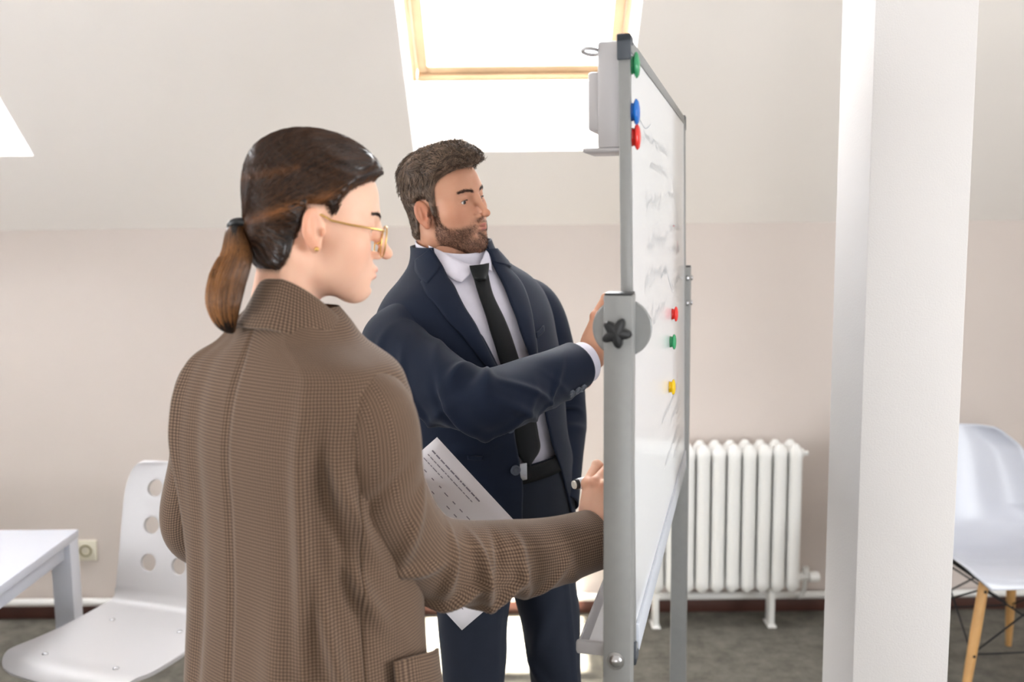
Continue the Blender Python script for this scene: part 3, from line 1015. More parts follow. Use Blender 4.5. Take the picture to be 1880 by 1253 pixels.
def head_field(sex, lo=(-0.105, -0.14, -0.22), hi=(0.105, 0.145, 0.165), h=0.0018):
    """head in its own frame: x to the person's right, y out of the face, z up, origin between the ears"""
    F = Field(lo, hi, h)
    m = sex == 'm'
    F.ell((0, -0.006 if m else -0.003, 0.043), (0.0765, 0.0955, 0.085) if m else (0.0725, 0.0905, 0.083))
    F.ell((0, 0.034, 0.045), (0.060, 0.053, 0.056), 0.03)
    F.ell((0, 0.034, -0.022), (0.0585, 0.051, 0.072) if m else (0.0560, 0.050, 0.066), 0.03)
    gw, gz, cz = (0.0525, -0.060, -0.096) if m else (0.046, -0.052, -0.080)
    for s in (-1, 1):
        F.cone((s * gw, -0.004, gz), (s * 0.017, 0.070, cz), 0.017 if m else 0.015, 0.016 if m else 0.013, 0.032)
        F.ell((s * 0.049, 0.055, -0.012), (0.017, 0.022, 0.018), 0.034)                       # cheekbone
        F.ell((s * 0.040, 0.054, -0.042), (0.018, 0.022, 0.026) if not m else (0.010, 0.016, 0.020), 0.034)
        F.cone((s * 0.012, 0.0865, 0.030), (s * 0.044, 0.070, 0.034), 0.0085 if m else 0.006, 0.008 if m else 0.006, 0.02)  # brow
    F.ell((0, 0.078, cz), (0.021, 0.017, 0.0165) if m else (0.016, 0.016, 0.0145), 0.022)     # chin
    F.ell((0, 0.070, -0.054), (0.033, 0.030, 0.032) if m else (0.030, 0.030, 0.028), 0.026)   # muzzle
    # neck
    nr = 0.057 if m else 0.046
    F.cone((0, -0.030, -0.04), (0, -0.050, -0.24), nr, nr + 0.004, 0.03) if m else F.cone((0, -0.022, -0.04), (0, -0.034, -0.24), nr, nr + 0.003, 0.03)
    for s in (-1, 1): F.cone((s * 0.056, -0.03, -0.035), (s * 0.018, 0.012, -0.2), 0.013, 0.012, 0.022)
    if m: F.ell((0, 0.012, -0.135), (0.012, 0.012, 0.016), 0.018)
    # eyes
    for s in (-1, 1):
        F.ell((s * 0.033, 0.101, 0.011), (0.019, 0.021, 0.0125), 0.016, 'cut')
        F.ell((s * 0.032, 0.0735, 0.0095), (0.0155, 0.0145, 0.0135), 0.006)
        F.ell((s * 0.032, 0.0745, 0.0195), (0.016, 0.0135, 0.006), 0.006)                      # upper lid fold
        F.ell((s * 0.0325, 0.092, 0.0085), (0.0145, 0.0130, 0.0054 if m else 0.0036), 0.0015, 'cut')
    # nose
    tip = (0.1165, -0.025) if m else (0.114, -0.021)
    F.chain([(0, 0.0865, 0.030), (0, 0.0965, 0.010), (0, tip[0], tip[1] + 0.004)], [0.0060, 0.0070, 0.0078], 0.012)
    F.ell((0, tip[0] + 0.001, tip[1]), (0.0092, 0.0095, 0.0082), 0.006)
    for s in (-1, 1):
        F.ell((s * 0.0112, 0.1005, tip[1] - 0.003), (0.0058, 0.0095, 0.0068), 0.006)
        F.ell((s * 0.0062, 0.108, tip[1] - 0.0115), (0.0036, 0.006, 0.004), 0.003, 'cut')
        F.ell((s * 0.0145, 0.110, tip[1] + 0.012), (0.006, 0.012, 0.010), 0.012, 'cut')
    # lips
    lz = -0.0545 if m else -0.0515
    F.ell((0, 0.0955, lz + 0.0055), (0.0215, 0.0082, 0.0046), 0.006)
    for s in (-1, 1): F.ell((s * 0.006, 0.0965, lz + 0.0055), (0.0085, 0.0078, 0.0045), 0.005)
    F.ell((0, 0.0945, lz - 0.0052), (0.0185, 0.0090, 0.0058), 0.007)
    F.ell((0, 0.1075, lz), (0.022, 0.0085, 0.0011 if not m else 0.0017), 0.0016, 'cut')
    F.ell((0, 0.100, lz - 0.0165), (0.018, 0.0075, 0.005), 0.010, 'cut')
    # ears
    for s in (-1, 1):
        R = rotm('Z', s * 24) @ rotm('X', 12)
        ex = 0.077 if m else 0.072
        c = np.array((s * (ex + 0.0035), -0.006 if m else -0.002, -0.003 if m else 0.002))
        sc = 1.0 if m else 0.92
        F.ell(c, np.array((0.0062, 0.0185, 0.0315)) * sc, 0.005, 'add', R)
        F.ell(c + (s * -0.002, 0.006, -0.026 * sc), np.array((0.0055, 0.0095, 0.012)) * sc, 0.006)
        F.ell(c + (s * 0.0072, 0.0030, 0.004), np.array((0.0062, 0.0120, 0.0215)) * sc, 0.0025, 'cut', R)
        F.ell(c + (s * 0.0050, 0.0085, -0.006), np.array((0.0075, 0.0075, 0.0100)) * sc, 0.003, 'cut', R)
        F.ell(c + (s * 0.0005, 0.0145, -0.004), np.array((0.0040, 0.0040, 0.0065)) * sc, 0.004)
        F.cone(c + (s * 0.0022, -0.003, 0.014), c + (s * 0.0022, 0.000, -0.012), 0.0030, 0.0026, 0.003)   # inner fold
    return F


def strands_mesh(P, r, sides=3):
    """P: (n, m, 3) strands -> verts, quads and a random value per vertex"""
    n, m, _ = P.shape
    T = np.gradient(P, axis=1); T /= np.linalg.norm(T, axis=2, keepdims=True) + 1e-9
    up = np.array((0.31, 0.22, 0.93))
    A = np.cross(T, up); A /= np.linalg.norm(A, axis=2, keepdims=True) + 1e-9
    B = np.cross(T, A)
    prof = np.linspace(0, 1, m)
    rad = r * (0.55 + 0.45 * np.sin(PI * np.clip(prof * 0.9 + 0.08, 0, 1)))
    rings = np.stack([P + (A * math.cos(2 * PI * k / sides) + B * math.sin(2 * PI * k / sides)) * rad[None, :, None] for k in range(sides)], 2)
    V = rings.reshape(-1, 3)
    base = (np.arange(n) * m * sides)[:, None, None]
    j = np.arange(m - 1)[None, :, None]; k = np.arange(sides)[None, None, :]
    a = base + j * sides + k; b = base + j * sides + (k + 1) % sides
    Q = np.stack([a, b, b + sides, a + sides], -1).reshape(-1, 4)
    rnd = np.repeat(rng.random(n), m * sides)
    return V, Q, rnd
# ------------------------------------------------------------------ skin, hair and heads
def skin_mat(name, base, lip, stub):
    m = pmat(name, base, 0.48, spec=0.35, sss=0.12)
    nt = m.node_tree; b = nt.nodes['Principled BSDF']
    def attr(n):
        a = nt.nodes.new('ShaderNodeAttribute'); a.attribute_name = n; return a
    def mix(f, c1, c2):
        x = nt.nodes.new('ShaderNodeMix'); x.data_type = 'RGBA'
        nt.links.new(f, x.inputs[0])
        if isinstance(c1, tuple): x.inputs[6].default_value = (*c1, 1)
        else: nt.links.new(c1, x.inputs[6])
        x.inputs[7].default_value = (*c2, 1)
        return x.outputs[2]
    tc = nt.nodes.new('ShaderNodeTexCoord')
    n = nt.nodes.new('ShaderNodeTexNoise'); n.inputs['Scale'].default_value = 60; n.inputs['Detail'].default_value = 4
    nt.links.new(tc.outputs['Object'], n.inputs['Vector'])
    mp = nt.nodes.new('ShaderNodeMapRange'); mp.inputs['From Min'].default_value = 0.35; mp.inputs['From Max'].default_value = 0.75; mp.inputs['To Max'].default_value = 0.35
    nt.links.new(n.outputs['Fac'], mp.inputs['Value'])
    c = mix(mp.outputs[0], base, (base[0] * 0.95, base[1] * 0.82, base[2] * 0.76))
    c = mix(attr('flush').outputs['Fac'], c, (base[0] * 0.92, base[1] * 0.62, base[2] * 0.52))
    c = mix(attr('lip').outputs['Fac'], c, lip)
    n2 = nt.nodes.new('ShaderNodeTexNoise'); n2.inputs['Scale'].default_value = 700; n2.inputs['Detail'].default_value = 2
    nt.links.new(tc.outputs['Object'], n2.inputs['Vector'])
    mu = nt.nodes.new('ShaderNodeMath'); mu.operation = 'MULTIPLY'
    mr = nt.nodes.new('ShaderNodeMapRange'); mr.inputs['From Min'].default_value = 0.3; mr.inputs['From Max'].default_value = 0.6; mr.inputs['To Min'].default_value = 0.45
    nt.links.new(n2.outputs['Fac'], mr.inputs['Value'])
    nt.links.new(attr('beard').outputs['Fac'], mu.inputs[0]); nt.links.new(mr.outputs[0], mu.inputs[1])
    c = mix(mu.outputs[0], c, stub)
    nt.links.new(c, b.inputs['Base Color'])
    bp = nt.nodes.new('ShaderNodeBump'); bp.inputs['Strength'].default_value = 0.08; bp.inputs['Distance'].default_value = 0.0006
    nt.links.new(n2.outputs['Fac'], bp.inputs['Height']); nt.links.new(bp.outputs[0], b.inputs['Normal'])
    return m


def hair_mat(name, c0, c1, rough=0.38):
    m = pmat(name, c0, rough, spec=0.45)
    nt = m.node_tree; b = nt.nodes['Principled BSDF']
    a = nt.nodes.new('ShaderNodeAttribute'); a.attribute_name = 'tone'
    r = nt.nodes.new('ShaderNodeValToRGB')
    r.color_ramp.elements[0].color = (*c0, 1); r.color_ramp.elements[1].color = (*c1, 1)
    nt.links.new(a.outputs['Fac'], r.inputs[0]); nt.links.new(r.outputs[0], b.inputs['Base Color'])
    return m


SKIN_M = skin_mat('skin_tan', srgb(208, 156, 128), srgb(188, 112, 100), srgb(84, 56, 42))
SKIN_W = skin_mat('skin_fair', srgb(238, 192, 166), srgb(206, 116, 108), srgb(80, 56, 46))
HAIR_M = hair_mat('hair_brown', srgb(56, 44, 37), srgb(160, 132, 110), 0.5)
HAIR_W = hair_mat('hair_dark', srgb(20, 14, 14), srgb(60, 42, 32), 0.33)
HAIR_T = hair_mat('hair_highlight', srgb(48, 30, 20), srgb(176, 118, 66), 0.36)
BEARD = hair_mat('beard_brown', srgb(48, 32, 25), srgb(104, 72, 54), 0.5)


def smooth(x, a, b):
    t = np.clip((x - a) / (b - a), 0, 1)
    return t * t * (3 - 2 * t)


def gauss(V, c, r):
    q = (V - np.array(c)) / np.array(r)
    return np.exp(-(q * q).sum(-1))


HL_M = ([-0.13, -0.045, -0.033, -0.024, -0.016, 0.010, 0.014, 0.018, 0.026, 0.030, 0.036, 0.046, 0.062, 0.077, 0.13],
        [-0.075, -0.070, -0.055, -0.005, 0.025, 0.025, 0.010, -0.020, -0.022, 0.015, 0.052, 0.066, 0.077, 0.083, 0.083])
HL_W = ([-0.13, -0.040, -0.029, -0.021, -0.014, 0.011, 0.018, 0.022, 0.030, 0.042, 0.055, 0.072, 0.085, 0.13],
        [-0.075, -0.068, -0.045, 0.000, 0.030, 0.033, 0.028, 0.018, 0.040, 0.058, 0.068, 0.078, 0.083, 0.083])


def hair_g(V, HL):
    """negative inside the hair region"""
    return np.interp(V[..., 1], HL[0], HL[1]) - V[..., 2]


def sample_surface(V, Q, n, weight):
    c = V[Q].mean(1)
    a = np.linalg.norm(np.cross(V[Q[:, 1]] - V[Q[:, 0]], V[Q[:, 3]] - V[Q[:, 0]]), axis=1)
    w = a * weight(c); w /= w.sum()
    i = rng.choice(len(Q), n, p=w)
    r = rng.random((n, 4)); r /= r.sum(1, keepdims=True)
    return (V[Q[i]] * r[:, :, None]).sum(1)


def eye(parent, M, c, look, iris):
    """eyeball with iris and pupil as real discs of the sphere"""
    V, F, mi = [], [], []
    n, m = 24, 18
    look = Vector(look).normalized(); R = frame_to((0, 0, 0), look)
    r = 0.0129
    o = None
    bm = bmesh.new()
    add_lathe(bm, [(r * math.sin(t), r * math.cos(t)) if 0 < t < PI else (0, r * math.cos(t)) for t in [PI * i / 28 for i in range(29)]], 28)
    for f in bm.faces:
        z = f.calc_center_median().z / r
        f.material_index = 2 if z > math.cos(0.19) else (1 if z > math.cos(0.46) else 0)
    bmesh.ops.transform(bm, matrix=Matrix(M) @ Matrix.Translation(c) @ R, verts=bm.verts)
    o = bm_obj('eye', bm, pmat('eye_white', srgb(226, 220, 216), 0.15), parent, 80)
    o.data.materials.append(pmat('iris', iris, 0.1)); o.data.materials.append(pmat('pupil', (0.006, 0.006, 0.006), 0.05))
    return o


def flow_strands(cap, roots, dirs_fn, steps, step, off0, off1, jitter=0.1):
    """walk along the cap surface following a direction field, lifting from off0 to off1"""
    P = roots.copy(); out = []
    n = len(P)
    L = 0.75 + 0.5 * rng.random(n)
    jit = rng.normal(0, jitter, (n, 3))
    lift = rng.random(n)
    for i in range(steps):
        v, g = cap.sample(P)
        o = (off0 + (off1 - off0) * (i / (steps - 1)) ** 1.5) * (0.4 + 0.9 * lift)
        P = P - g * (v - o)[:, None]
        out.append(P.copy())
        d = dirs_fn(P) + jit
        d -= g * (d * g).sum(1)[:, None]
        d /= np.linalg.norm(d, axis=1, keepdims=True) + 1e-9
        P = P + d * (step * L)[:, None]
    return np.stack(out, 1)


def build_head(parent, body_parts, M, sex):
    """skin goes to body_parts (joined later into the one body mesh); the rest become children"""
    man = sex == 'm'
    F = head_field(sex)
    V, Q = F.surface()
    keep = V[Q].mean(1)[:, 2] > -0.212
    V, Q, _ = compact(V, Q[keep])
    lz = -0.0545 if man else -0.0515
    x, y, z = V.T
    lip = np.clip(gauss(V, (0, 0.107, lz + 0.0045), (0.017, 0.012, 0.0042)) * 1.3 + gauss(V, (0, 0.106, lz - 0.006), (0.015, 0.012, 0.0052)) * 1.3, 0, 1) ** 1.5
    flush = np.clip(gauss(V, (0.05, 0.07, -0.02), (0.025, 0.03, 0.025)) * .35 + gauss(V, (-0.05, 0.07, -0.02), (0.025, 0.03, 0.025)) * .35
                    + gauss(V, (0, 0.125, -0.025), (0.014, 0.014, 0.012)) * .45 + smooth(np.abs(x), 0.073, 0.08) * (z < 0.04) * (y < 0.022) * (y > -0.04) * .6, 0, 1)
    if man:
        # beard: jaw, chin, moustache, cheeks below a line
        cheek = np.interp(y, [0.0, 0.028, 0.05, 0.075, 0.1], [0.005, -0.018, -0.042, -0.046, -0.040])
        jaw = smooth(cheek - z, -0.004, 0.012) * smooth(y, 0.004, 0.016) * smooth(z, -0.122, -0.104)
        side = smooth(y, 0.006, 0.014) * (1 - smooth(y, 0.03, 0.04)) * (z < 0.01) * (z > -0.07) * (np.abs(x) > 0.045)
        mous = gauss(V, (0, 0.108, lz + 0.0145), (0.024, 0.02, 0.0065)) * 1.4
        bd = np.clip(np.maximum(np.maximum(jaw, side), mous), 0, 1)
        bare = np.clip(gauss(V, (0, 0.107, lz), (0.021, 0.02, 0.0105)) * 1.6, 0, 1)
        bare2 = np.clip(gauss(V, (0.021, 0.095, lz - 0.017), (0.010, 0.02, 0.010)) + gauss(V, (-0.021, 0.095, lz - 0.017), (0.010, 0.02, 0.010)), 0, 1) * .75
        beard = np.clip(bd * (1 - bare) * (1 - bare2), 0, 1)
        beard[z < -0.118] = 0
    else:
        beard = np.zeros(len(V))
    HL = HL_M if man else HL_W
    scalp = smooth(-hair_g(V, HL), -0.004, 0.006) * (np.abs(x) < 0.0785 if man else 1)
    earz = (np.abs(x) > 0.0735) & (y < 0.018) & (y > -0.035) & (z < (0.026 if man else 0.036)) & (z > -0.05)
    scalp = np.where(earz, 0, scalp)
    body_parts.append((V, Q, M, dict(lip=lip * (1 - beard), flush=flush, beard=np.clip(beard * 0.8 + scalp * 0.9, 0, 1))))

    # hair cap: the head pushed outwards inside the hair line
    cap = F.copy()
    X, Y, Z = np.meshgrid(*F.ax, indexing='ij', sparse=True)
    Zl = np.interp(Y, HL[0], HL[1]) - Z
    inside = -Zl
    edge = smooth(inside, -0.002, 0.016)
    if man:
        top = smooth(Z, 0.055, 0.105)
        front = smooth(Y, 0.0, 0.07) * top
        t = 0.006 + 0.002 * smooth(inside, 0, 0.04) + 0.010 * top + 0.016 * front
        t = t + top * 0.0035 * np.sin((X * 1.0 + Y * 0.55) * 420 + 2 * np.sin(Z * 90)) * (0.4 + 0.6 * np.sin(Y * 120 + X * 60))
        t = t + 0.0012 * np.sin(Z * 500 + Y * 700 + 3 * np.sin(X * 200)) * (1 - top)
    else:
        t = 0.006 + 0.014 * smooth(Z, 0.03, 0.12) + 0.004 * smooth(-Y, 0.0, 0.09)
        t = t + 0.0007 * np.sin((X * 0.7 + Z) * 520 + Y * 140)
    t = t * edge - 0.003 * (1 - edge)
    # keep hair off the ears
    ear = (np.abs(X) > (0.0775 if man else 0.0735)) & (Y < 0.022) & (Y > -0.036) & (Z < (0.024 if man else 0.032)) & (Z > -0.05)
    t = np.where(ear, -0.003, t)
    cap.d = (F.d - t).astype(np.float32)
    if not man:
        # gathered knot region towards the tie
        cap.ell((0, -0.076, -0.010), (0.032, 0.018, 0.028), 0.02)
    CV, CQ = cap.surface()
    c = CV[CQ].mean(1)
    fv, _ = F.sample(c)
    ok = (fv > -0.0004) & (hair_g(c, HL) < 0.003)
    CV, CQ, _ = compact(CV, CQ[ok])
    tone = (0.34 if man else 0.22) + 0.15 * np.sin(CV[:, 0] * 300 + CV[:, 2] * 200)
    hm = HAIR_M if man else HAIR_W
    hair = fast_mesh('hair', CV, CQ, hm, parent, M, dict(tone=np.clip(tone, 0, 1)))
    if man:
        w = lambda c: np.where(hair_g(c, HL) < -0.002, 1.0, 0.0)
        roots = sample_surface(CV, CQ, 5200, w)
        def dirs(P):
            top = smooth(P[:, 2], 0.06, 0.11)[:, None]
            side = np.sign(P[:, 0:1])
            d_top = np.array([[0.75, 1.0, 0.12]]) + np.concatenate([0 * P[:, :1], 0 * P[:, :1], 7.0 * smooth(P[:, 1:2], 0.03, 0.09) * 0.05], 1)
            d_side = np.concatenate([0 * side, -0.55 + 0 * side, -1.0 + 0 * side], 1)
            back = smooth(-P[:, 1], 0.02, 0.07)[:, None]
            d_side = d_side * (1 - back) + np.array([[0.0, -0.05, -1.0]]) * back
            d_top = d_top * (1 - back) + np.array([[0.5, -0.6, -0.3]]) * back
            return d_top * top + d_side * (1 - top)
        top_r = roots[roots[:, 2] > 0.085]; side_r = roots[roots[:, 2] <= 0.085]
        S1_ = flow_strands(cap, top_r, dirs, 10, 0.0050, 0.0005, 0.0075, 0.22)
        S2_ = flow_strands(cap, side_r, dirs, 7, 0.0022, 0.0003, 0.0016, 0.18)
        for _k in (0, 1):
            S_ = (S1_, S2_)[_k]
            okk = (hair_g(S_, HL) < 0.006).all(1) | ((S_[:, :, 2] > 0.10).all(1))
            if _k == 0: S1_ = S_[okk]
            else: S2_ = S_[okk]
        for S_, rr in ((S1_, 0.00055), (S2_, 0.00038)):
            SV, SQ, rn = strands_mesh(S_, rr)
            if S_ is S1_: A_ = (SV, SQ, rn)
        SV2, SQ2, rn2 = SV, SQ, rn
        SV = np.concatenate([A_[0], SV2]); SQ = np.concatenate([A_[1], SQ2 + len(A_[0])]); rn = np.concatenate([A_[2] ** 1.5, rn2 * 0.6])
        tag(fast_mesh('hair_strands', SV, SQ, HAIR_M, hair, M, dict(tone=rn)), kind='stuff')
        # beard strands
        bmask = beard
        fb = bmask[Q].mean(1)
        cc = V[Q].mean(1)
        fw = fb ** 1.6
        i = rng.choice(len(Q), 5200, p=fw / fw.sum())
        r4 = rng.random((5200, 4)); r4 /= r4.sum(1, keepdims=True)
        roots = (V[Q[i]] * r4[:, :, None]).sum(1)
        def bdir(P):
            s = np.sign(P[:, 0:1])
            return np.concatenate([0.25 * s * (P[:, 1:2] > 0.085), 0.35 + 0 * s, -1.0 + 0 * s], 1)
        SB = flow_strands(F, roots, bdir, 4, 0.0013, 0.0, 0.0016, 0.35)
        SV, SQ, rn = strands_mesh(SB, 0.00024)
        tag(fast_mesh('beard', SV, SQ, BEARD, parent, M, dict(tone=rn)), kind='stuff')
        # quiet sideburn / nape fringe handled by side strands
    else:
        tie = np.array((0.0, -0.098, -0.012))
        w = lambda c: np.where(c[:, 1] > -0.085, 1.0, 0.2)
        roots = sample_surface(CV, CQ, 5600, w)
        def dirs(P):
            d = tie - P
            return d / (np.linalg.norm(d, axis=1, keepdims=True) + 1e-9)
        SW = flow_strands(cap, roots, dirs, 13, 0.0075, 0.0002, 0.0006, 0.05)
        # stop at the tie
        dist = np.linalg.norm(SW - tie, axis=2)
        bad = dist < 0.016
        for k in range(1, SW.shape[1]):
            SW[bad[:, k], k] = SW[bad[:, k], k - 1]
        SV, SQ, rn = strands_mesh(SW, 0.00042)
        # a lighter swept lock over the ear and a few on the crown
        r0 = np.repeat(roots, SW.shape[1] * 3, axis=0)
        lz_ = np.interp(SV[:, 1], [-0.1, 0.0, 0.08], [-0.004, 0.042, 0.085])
        lock = np.exp(-((SV[:, 2] - lz_) / 0.0075) ** 2) * (SV[:, 0] > 0) * smooth(SV[:, 1], -0.11, -0.06) * (0.35 + 0.65 * (1 - smooth(SV[:, 1], 0.0, 0.05)))
        lock = lock + 0.45 * np.exp(-((SV[:, 2] - 0.075 - 0.3 * (SV[:, 1] + 0.05)) / 0.006) ** 2) * (SV[:, 1] < -0.03)
        tone = np.clip(rn * 0.28 + lock * 0.9 * (0.4 + 0.6 * rn), 0, 1)
        tag(fast_mesh('hair_strands', SV, SQ, hair_mat('hair_dark_strands', srgb(20, 14, 14), srgb(146, 94, 56), 0.3), hair, M, dict(tone=tone)), kind='stuff')
    # eyebrows
    for s in (-1, 1):
        n = 420
        u = rng.random(n); v = rng.normal(0, 1, n)
        bx = s * (0.013 + 0.034 * u); bz = (0.0300 if man else 0.0315) + 0.0032 * np.sin(u * 2.6) + v * (0.0030 if man else 0.0016) * (1.1 - 0.7 * u)
        by = 0.11 - 0.03 * u
        P = F.project(np.stack([bx, by, bz], 1), 0.0, 14)
        def edir(P): return np.tile(np.array([[s * 1.0, 0.1, 0.25]]), (len(P), 1))
        SB = flow_strands(F, P, edir, 4, 0.0018, 0.0002, 0.0012, 0.2)
        SV, SQ, rn = strands_mesh(SB, 0.00019)
        tag(fast_mesh('eyebrow', SV, SQ, BEARD if man else HAIR_W, parent, M, dict(tone=rn * 0.6)), kind='stuff')
        # lashes
        uu = np.linspace(-1, 1, 26)
        a = np.stack([s * 0.032 + uu * 0.0132, 0.0862 - 0.0075 * uu ** 2, 0.0127 - 0.0036 * uu ** 2], 1)
        L_ = np.stack([a, a + np.array((0, 0.0028, 0.0002)), a + np.array((0, 0.0050, 0.0018))], 1)
        SV, SQ, rn = strands_mesh(L_, 0.00028)
        tag(fast_mesh('eyelashes', SV, SQ, HAIR_W, parent, M, dict(tone=rn * 0.1)), kind='stuff')
    return F, cap


def head_matrix(C, fwd_az, pitch, roll, scale=1.0):
    """fwd_az: heading of the face measured from +Y towards +X; pitch down and roll to the right positive (degrees)"""
    R = Matrix.Rotation(-math.radians(fwd_az), 4, 'Z') @ Matrix.Rotation(-math.radians(pitch), 4, 'X') @ Matrix.Rotation(math.radians(roll), 4, 'Y')
    return np.array(Matrix.Translation(C) @ R @ Matrix.Diagonal((scale, scale, scale, 1)))
# ------------------------------------------------------------------ clothing kit
def cint(x, xs, ys):
    """smooth (monotone-ish cubic) interpolation; ys may be (n,) or (n,k)"""
    xs = np.asarray(xs, float); ys = np.asarray(ys, float)
    x = np.clip(np.asarray(x, float), xs[0], xs[-1])
    m = np.gradient(ys, xs, axis=0)
    i = np.clip(np.searchsorted(xs, x) - 1, 0, len(xs) - 2)
    h = xs[i + 1] - xs[i]; t = (x - xs[i]) / h
    if ys.ndim > 1: h = h[..., None]; t = t[..., None]
    return (2 * t ** 3 - 3 * t ** 2 + 1) * ys[i] + (t ** 3 - 2 * t ** 2 + t) * h * m[i] + (-2 * t ** 3 + 3 * t ** 2) * ys[i + 1] + (t ** 3 - t ** 2) * h * m[i + 1]


def spline(pts, m):
    pts = np.asarray(pts, float)
    d = np.concatenate([[0], np.cumsum(np.linalg.norm(np.diff(pts, axis=0), axis=1))])
    s = np.linspace(0, d[-1], 3000)
    c = cint(s, d, pts)
    l = np.concatenate([[0], np.cumsum(np.linalg.norm(np.diff(c, axis=0), axis=1))])
    q = np.linspace(0, l[-1], m)
    return np.stack([np.interp(q, l, c[:, k]) for k in range(3)], 1), l[-1]


def creases(s, th, L):
    """sum of slanted cloth ridges: (s0, th0, amp, ws, wth, slant)"""
    d = 0
    for s0, t0, amp, ws, wt, sl in L:
        dt = (th - t0 + PI) % (2 * PI) - PI
        d = d + amp * np.exp(-((s - s0 - sl * dt) / ws) ** 2) * np.exp(-(dt / wt) ** 2)
    return d


def wavy(s, th, amp, seed=0):
    r = np.random.default_rng(seed)
    d = 0
    for k in range(7):
        a, b, p = r.uniform(5, 26), r.integers(1, 4), r.uniform(0, 6.28)
        d = d + np.sin(a * s + b * th * (1 if k % 2 else -1) + p) / 7
    return d * amp


def ring_faces(m, n, uc, vc):
    """quads of a closed tube with one uv per face corner"""
    i, k = np.meshgrid(np.arange(m - 1), np.arange(n), indexing='ij')
    i = i.ravel(); k = k.ravel(); k2 = (k + 1) % n
    F = np.stack([i * n + k, i * n + k2, (i + 1) * n + k2, (i + 1) * n + k], 1)
    U = np.stack([uc[k], uc[k + 1], uc[k + 1], uc[k]], 1); W = np.stack([vc[i], vc[i], vc[i + 1], vc[i + 1]], 1) if np.ndim(vc) == 1 else np.stack([vc[i, k], vc[i, k2], vc[i + 1, k2], vc[i + 1, k]], 1)
    return F, np.stack([U, W], -1).reshape(-1, 2)


def sweep(name, pts, rad, mat, parent, up=(0, 0, 1), m=120, n=72, disp=None, thick=0.003, cap_end=False, uvs=1.0, sq=2.0):
    """tube of cloth along a path; rad: list of (s, rx, ry); ring angle 0 points along 'up'"""
    C, L = spline(pts, m)
    T = np.gradient(C, axis=0); T /= np.linalg.norm(T, axis=1, keepdims=True)
    for _ in range(4): T[1:-1] = (T[:-2] + 2 * T[1:-1] + T[2:]) / 4
    T /= np.linalg.norm(T, axis=1, keepdims=True)
    N = np.zeros_like(C)
    u = np.array(up, float); u -= T[0] * (u @ T[0]); u /= np.linalg.norm(u)
    for i in range(m):
        u = u - T[i] * (u @ T[i]); u /= np.linalg.norm(u); N[i] = u
    B = np.cross(T, N)
    s = np.linspace(0, 1, m)
    rad = np.array(rad, float)
    rx = cint(s, rad[:, 0], rad[:, 1]); ry = cint(s, rad[:, 0], rad[:, 2])
    th = np.linspace(0, 2 * PI, n + 1)[:-1]
    S, TH = np.meshgrid(s, th, indexing='ij')
    d = disp(S, TH) if disp is not None else 0 * S
    ct, st = np.cos(TH), np.sin(TH)
    ct = np.sign(ct) * np.abs(ct) ** (2 / sq); st = np.sign(st) * np.abs(st) ** (2 / sq)
    P = C[:, None] + N[:, None] * ((rx[:, None] + d) * ct)[..., None] + B[:, None] * ((ry[:, None] + d) * st)[..., None]
    V = P.reshape(-1, 3)
    ln = np.concatenate([np.zeros((1, n)), np.cumsum(np.linalg.norm(np.diff(P, axis=0), axis=2), 0)])
    ln = (ln - ln[-1:])                                   # cloth length measured back from the cuff
    F, uv = ring_faces(m, n, np.linspace(0, 2 * PI, n + 1) * (rx.mean() + ry.mean()) / 2 * uvs, ln * uvs)
    o = mesh(name, V, F, mat, parent, True, uv)
    if thick:
        md = o.modifiers.new('thick', 'SOLIDIFY'); md.thickness = thick; md.offset = -1
    return o, C, T, N, B


class Torso:
    """lofted trunk: rows of (z, cx, cy, half width, depth front, depth back)"""
    def __init__(self, rows, heading, tilt=0.0, e=2.25):
        self.r = np.array(rows, float); h = math.radians(heading)
        self.f = np.array((math.sin(h), math.cos(h), 0)); self.rt = np.array((math.cos(h), -math.sin(h), 0))
        self.tilt = tilt; self.e = e

    def pt(self, th, z, off=0.0):
        th = np.asarray(th, float); z = np.asarray(z, float)
        th, z = np.broadcast_arrays(th, z)
        q = cint(z, self.r[:, 0], self.r[:, 1:])
        s, c = np.sin(th), np.cos(th)
        ee = 2 / self.e
        ss = np.sign(s) * np.abs(s) ** ee; cc = np.sign(c) * np.abs(c) ** ee
        a = q[..., 2] + off; b = np.where(c > 0, q[..., 3], q[..., 4]) + off
        x = a * ss; y = b * cc
        P = x[..., None] * self.rt + y[..., None] * self.f
        P[..., 0] += q[..., 0]; P[..., 1] += q[..., 1]; P[..., 2] = z + self.tilt * x
        return P

    def find(self, px, py, off=0.0):
        """(angle, height) of the surface point that sits on the camera ray, nearest side"""
        th = np.linspace(-PI, PI, 361)[None, :]; z = np.linspace(self.r[0, 0], self.r[-1, 0], 260)[:, None]
        P = self.pt(th, z, off)
        q = P - np.array((0, 0, CAMH))
        f = np.array(_f); u = np.array(_u); 
        zc = q @ f; v = (q @ u) / zc; uu = q[..., 0] / zc
        dx = uu * math.cos(ROLL) - v * math.sin(ROLL); dy = uu * math.sin(ROLL) + v * math.cos(ROLL)
        X, Y = 940 + dx * FPX, 626.5 - dy * FPX
        d = np.hypot(X - px, Y - py) + 60 * (zc - zc.min())
        i = np.unravel_index(np.argmin(d), d.shape)
        return float(th[0, i[1]]), float(z[i[0], 0])


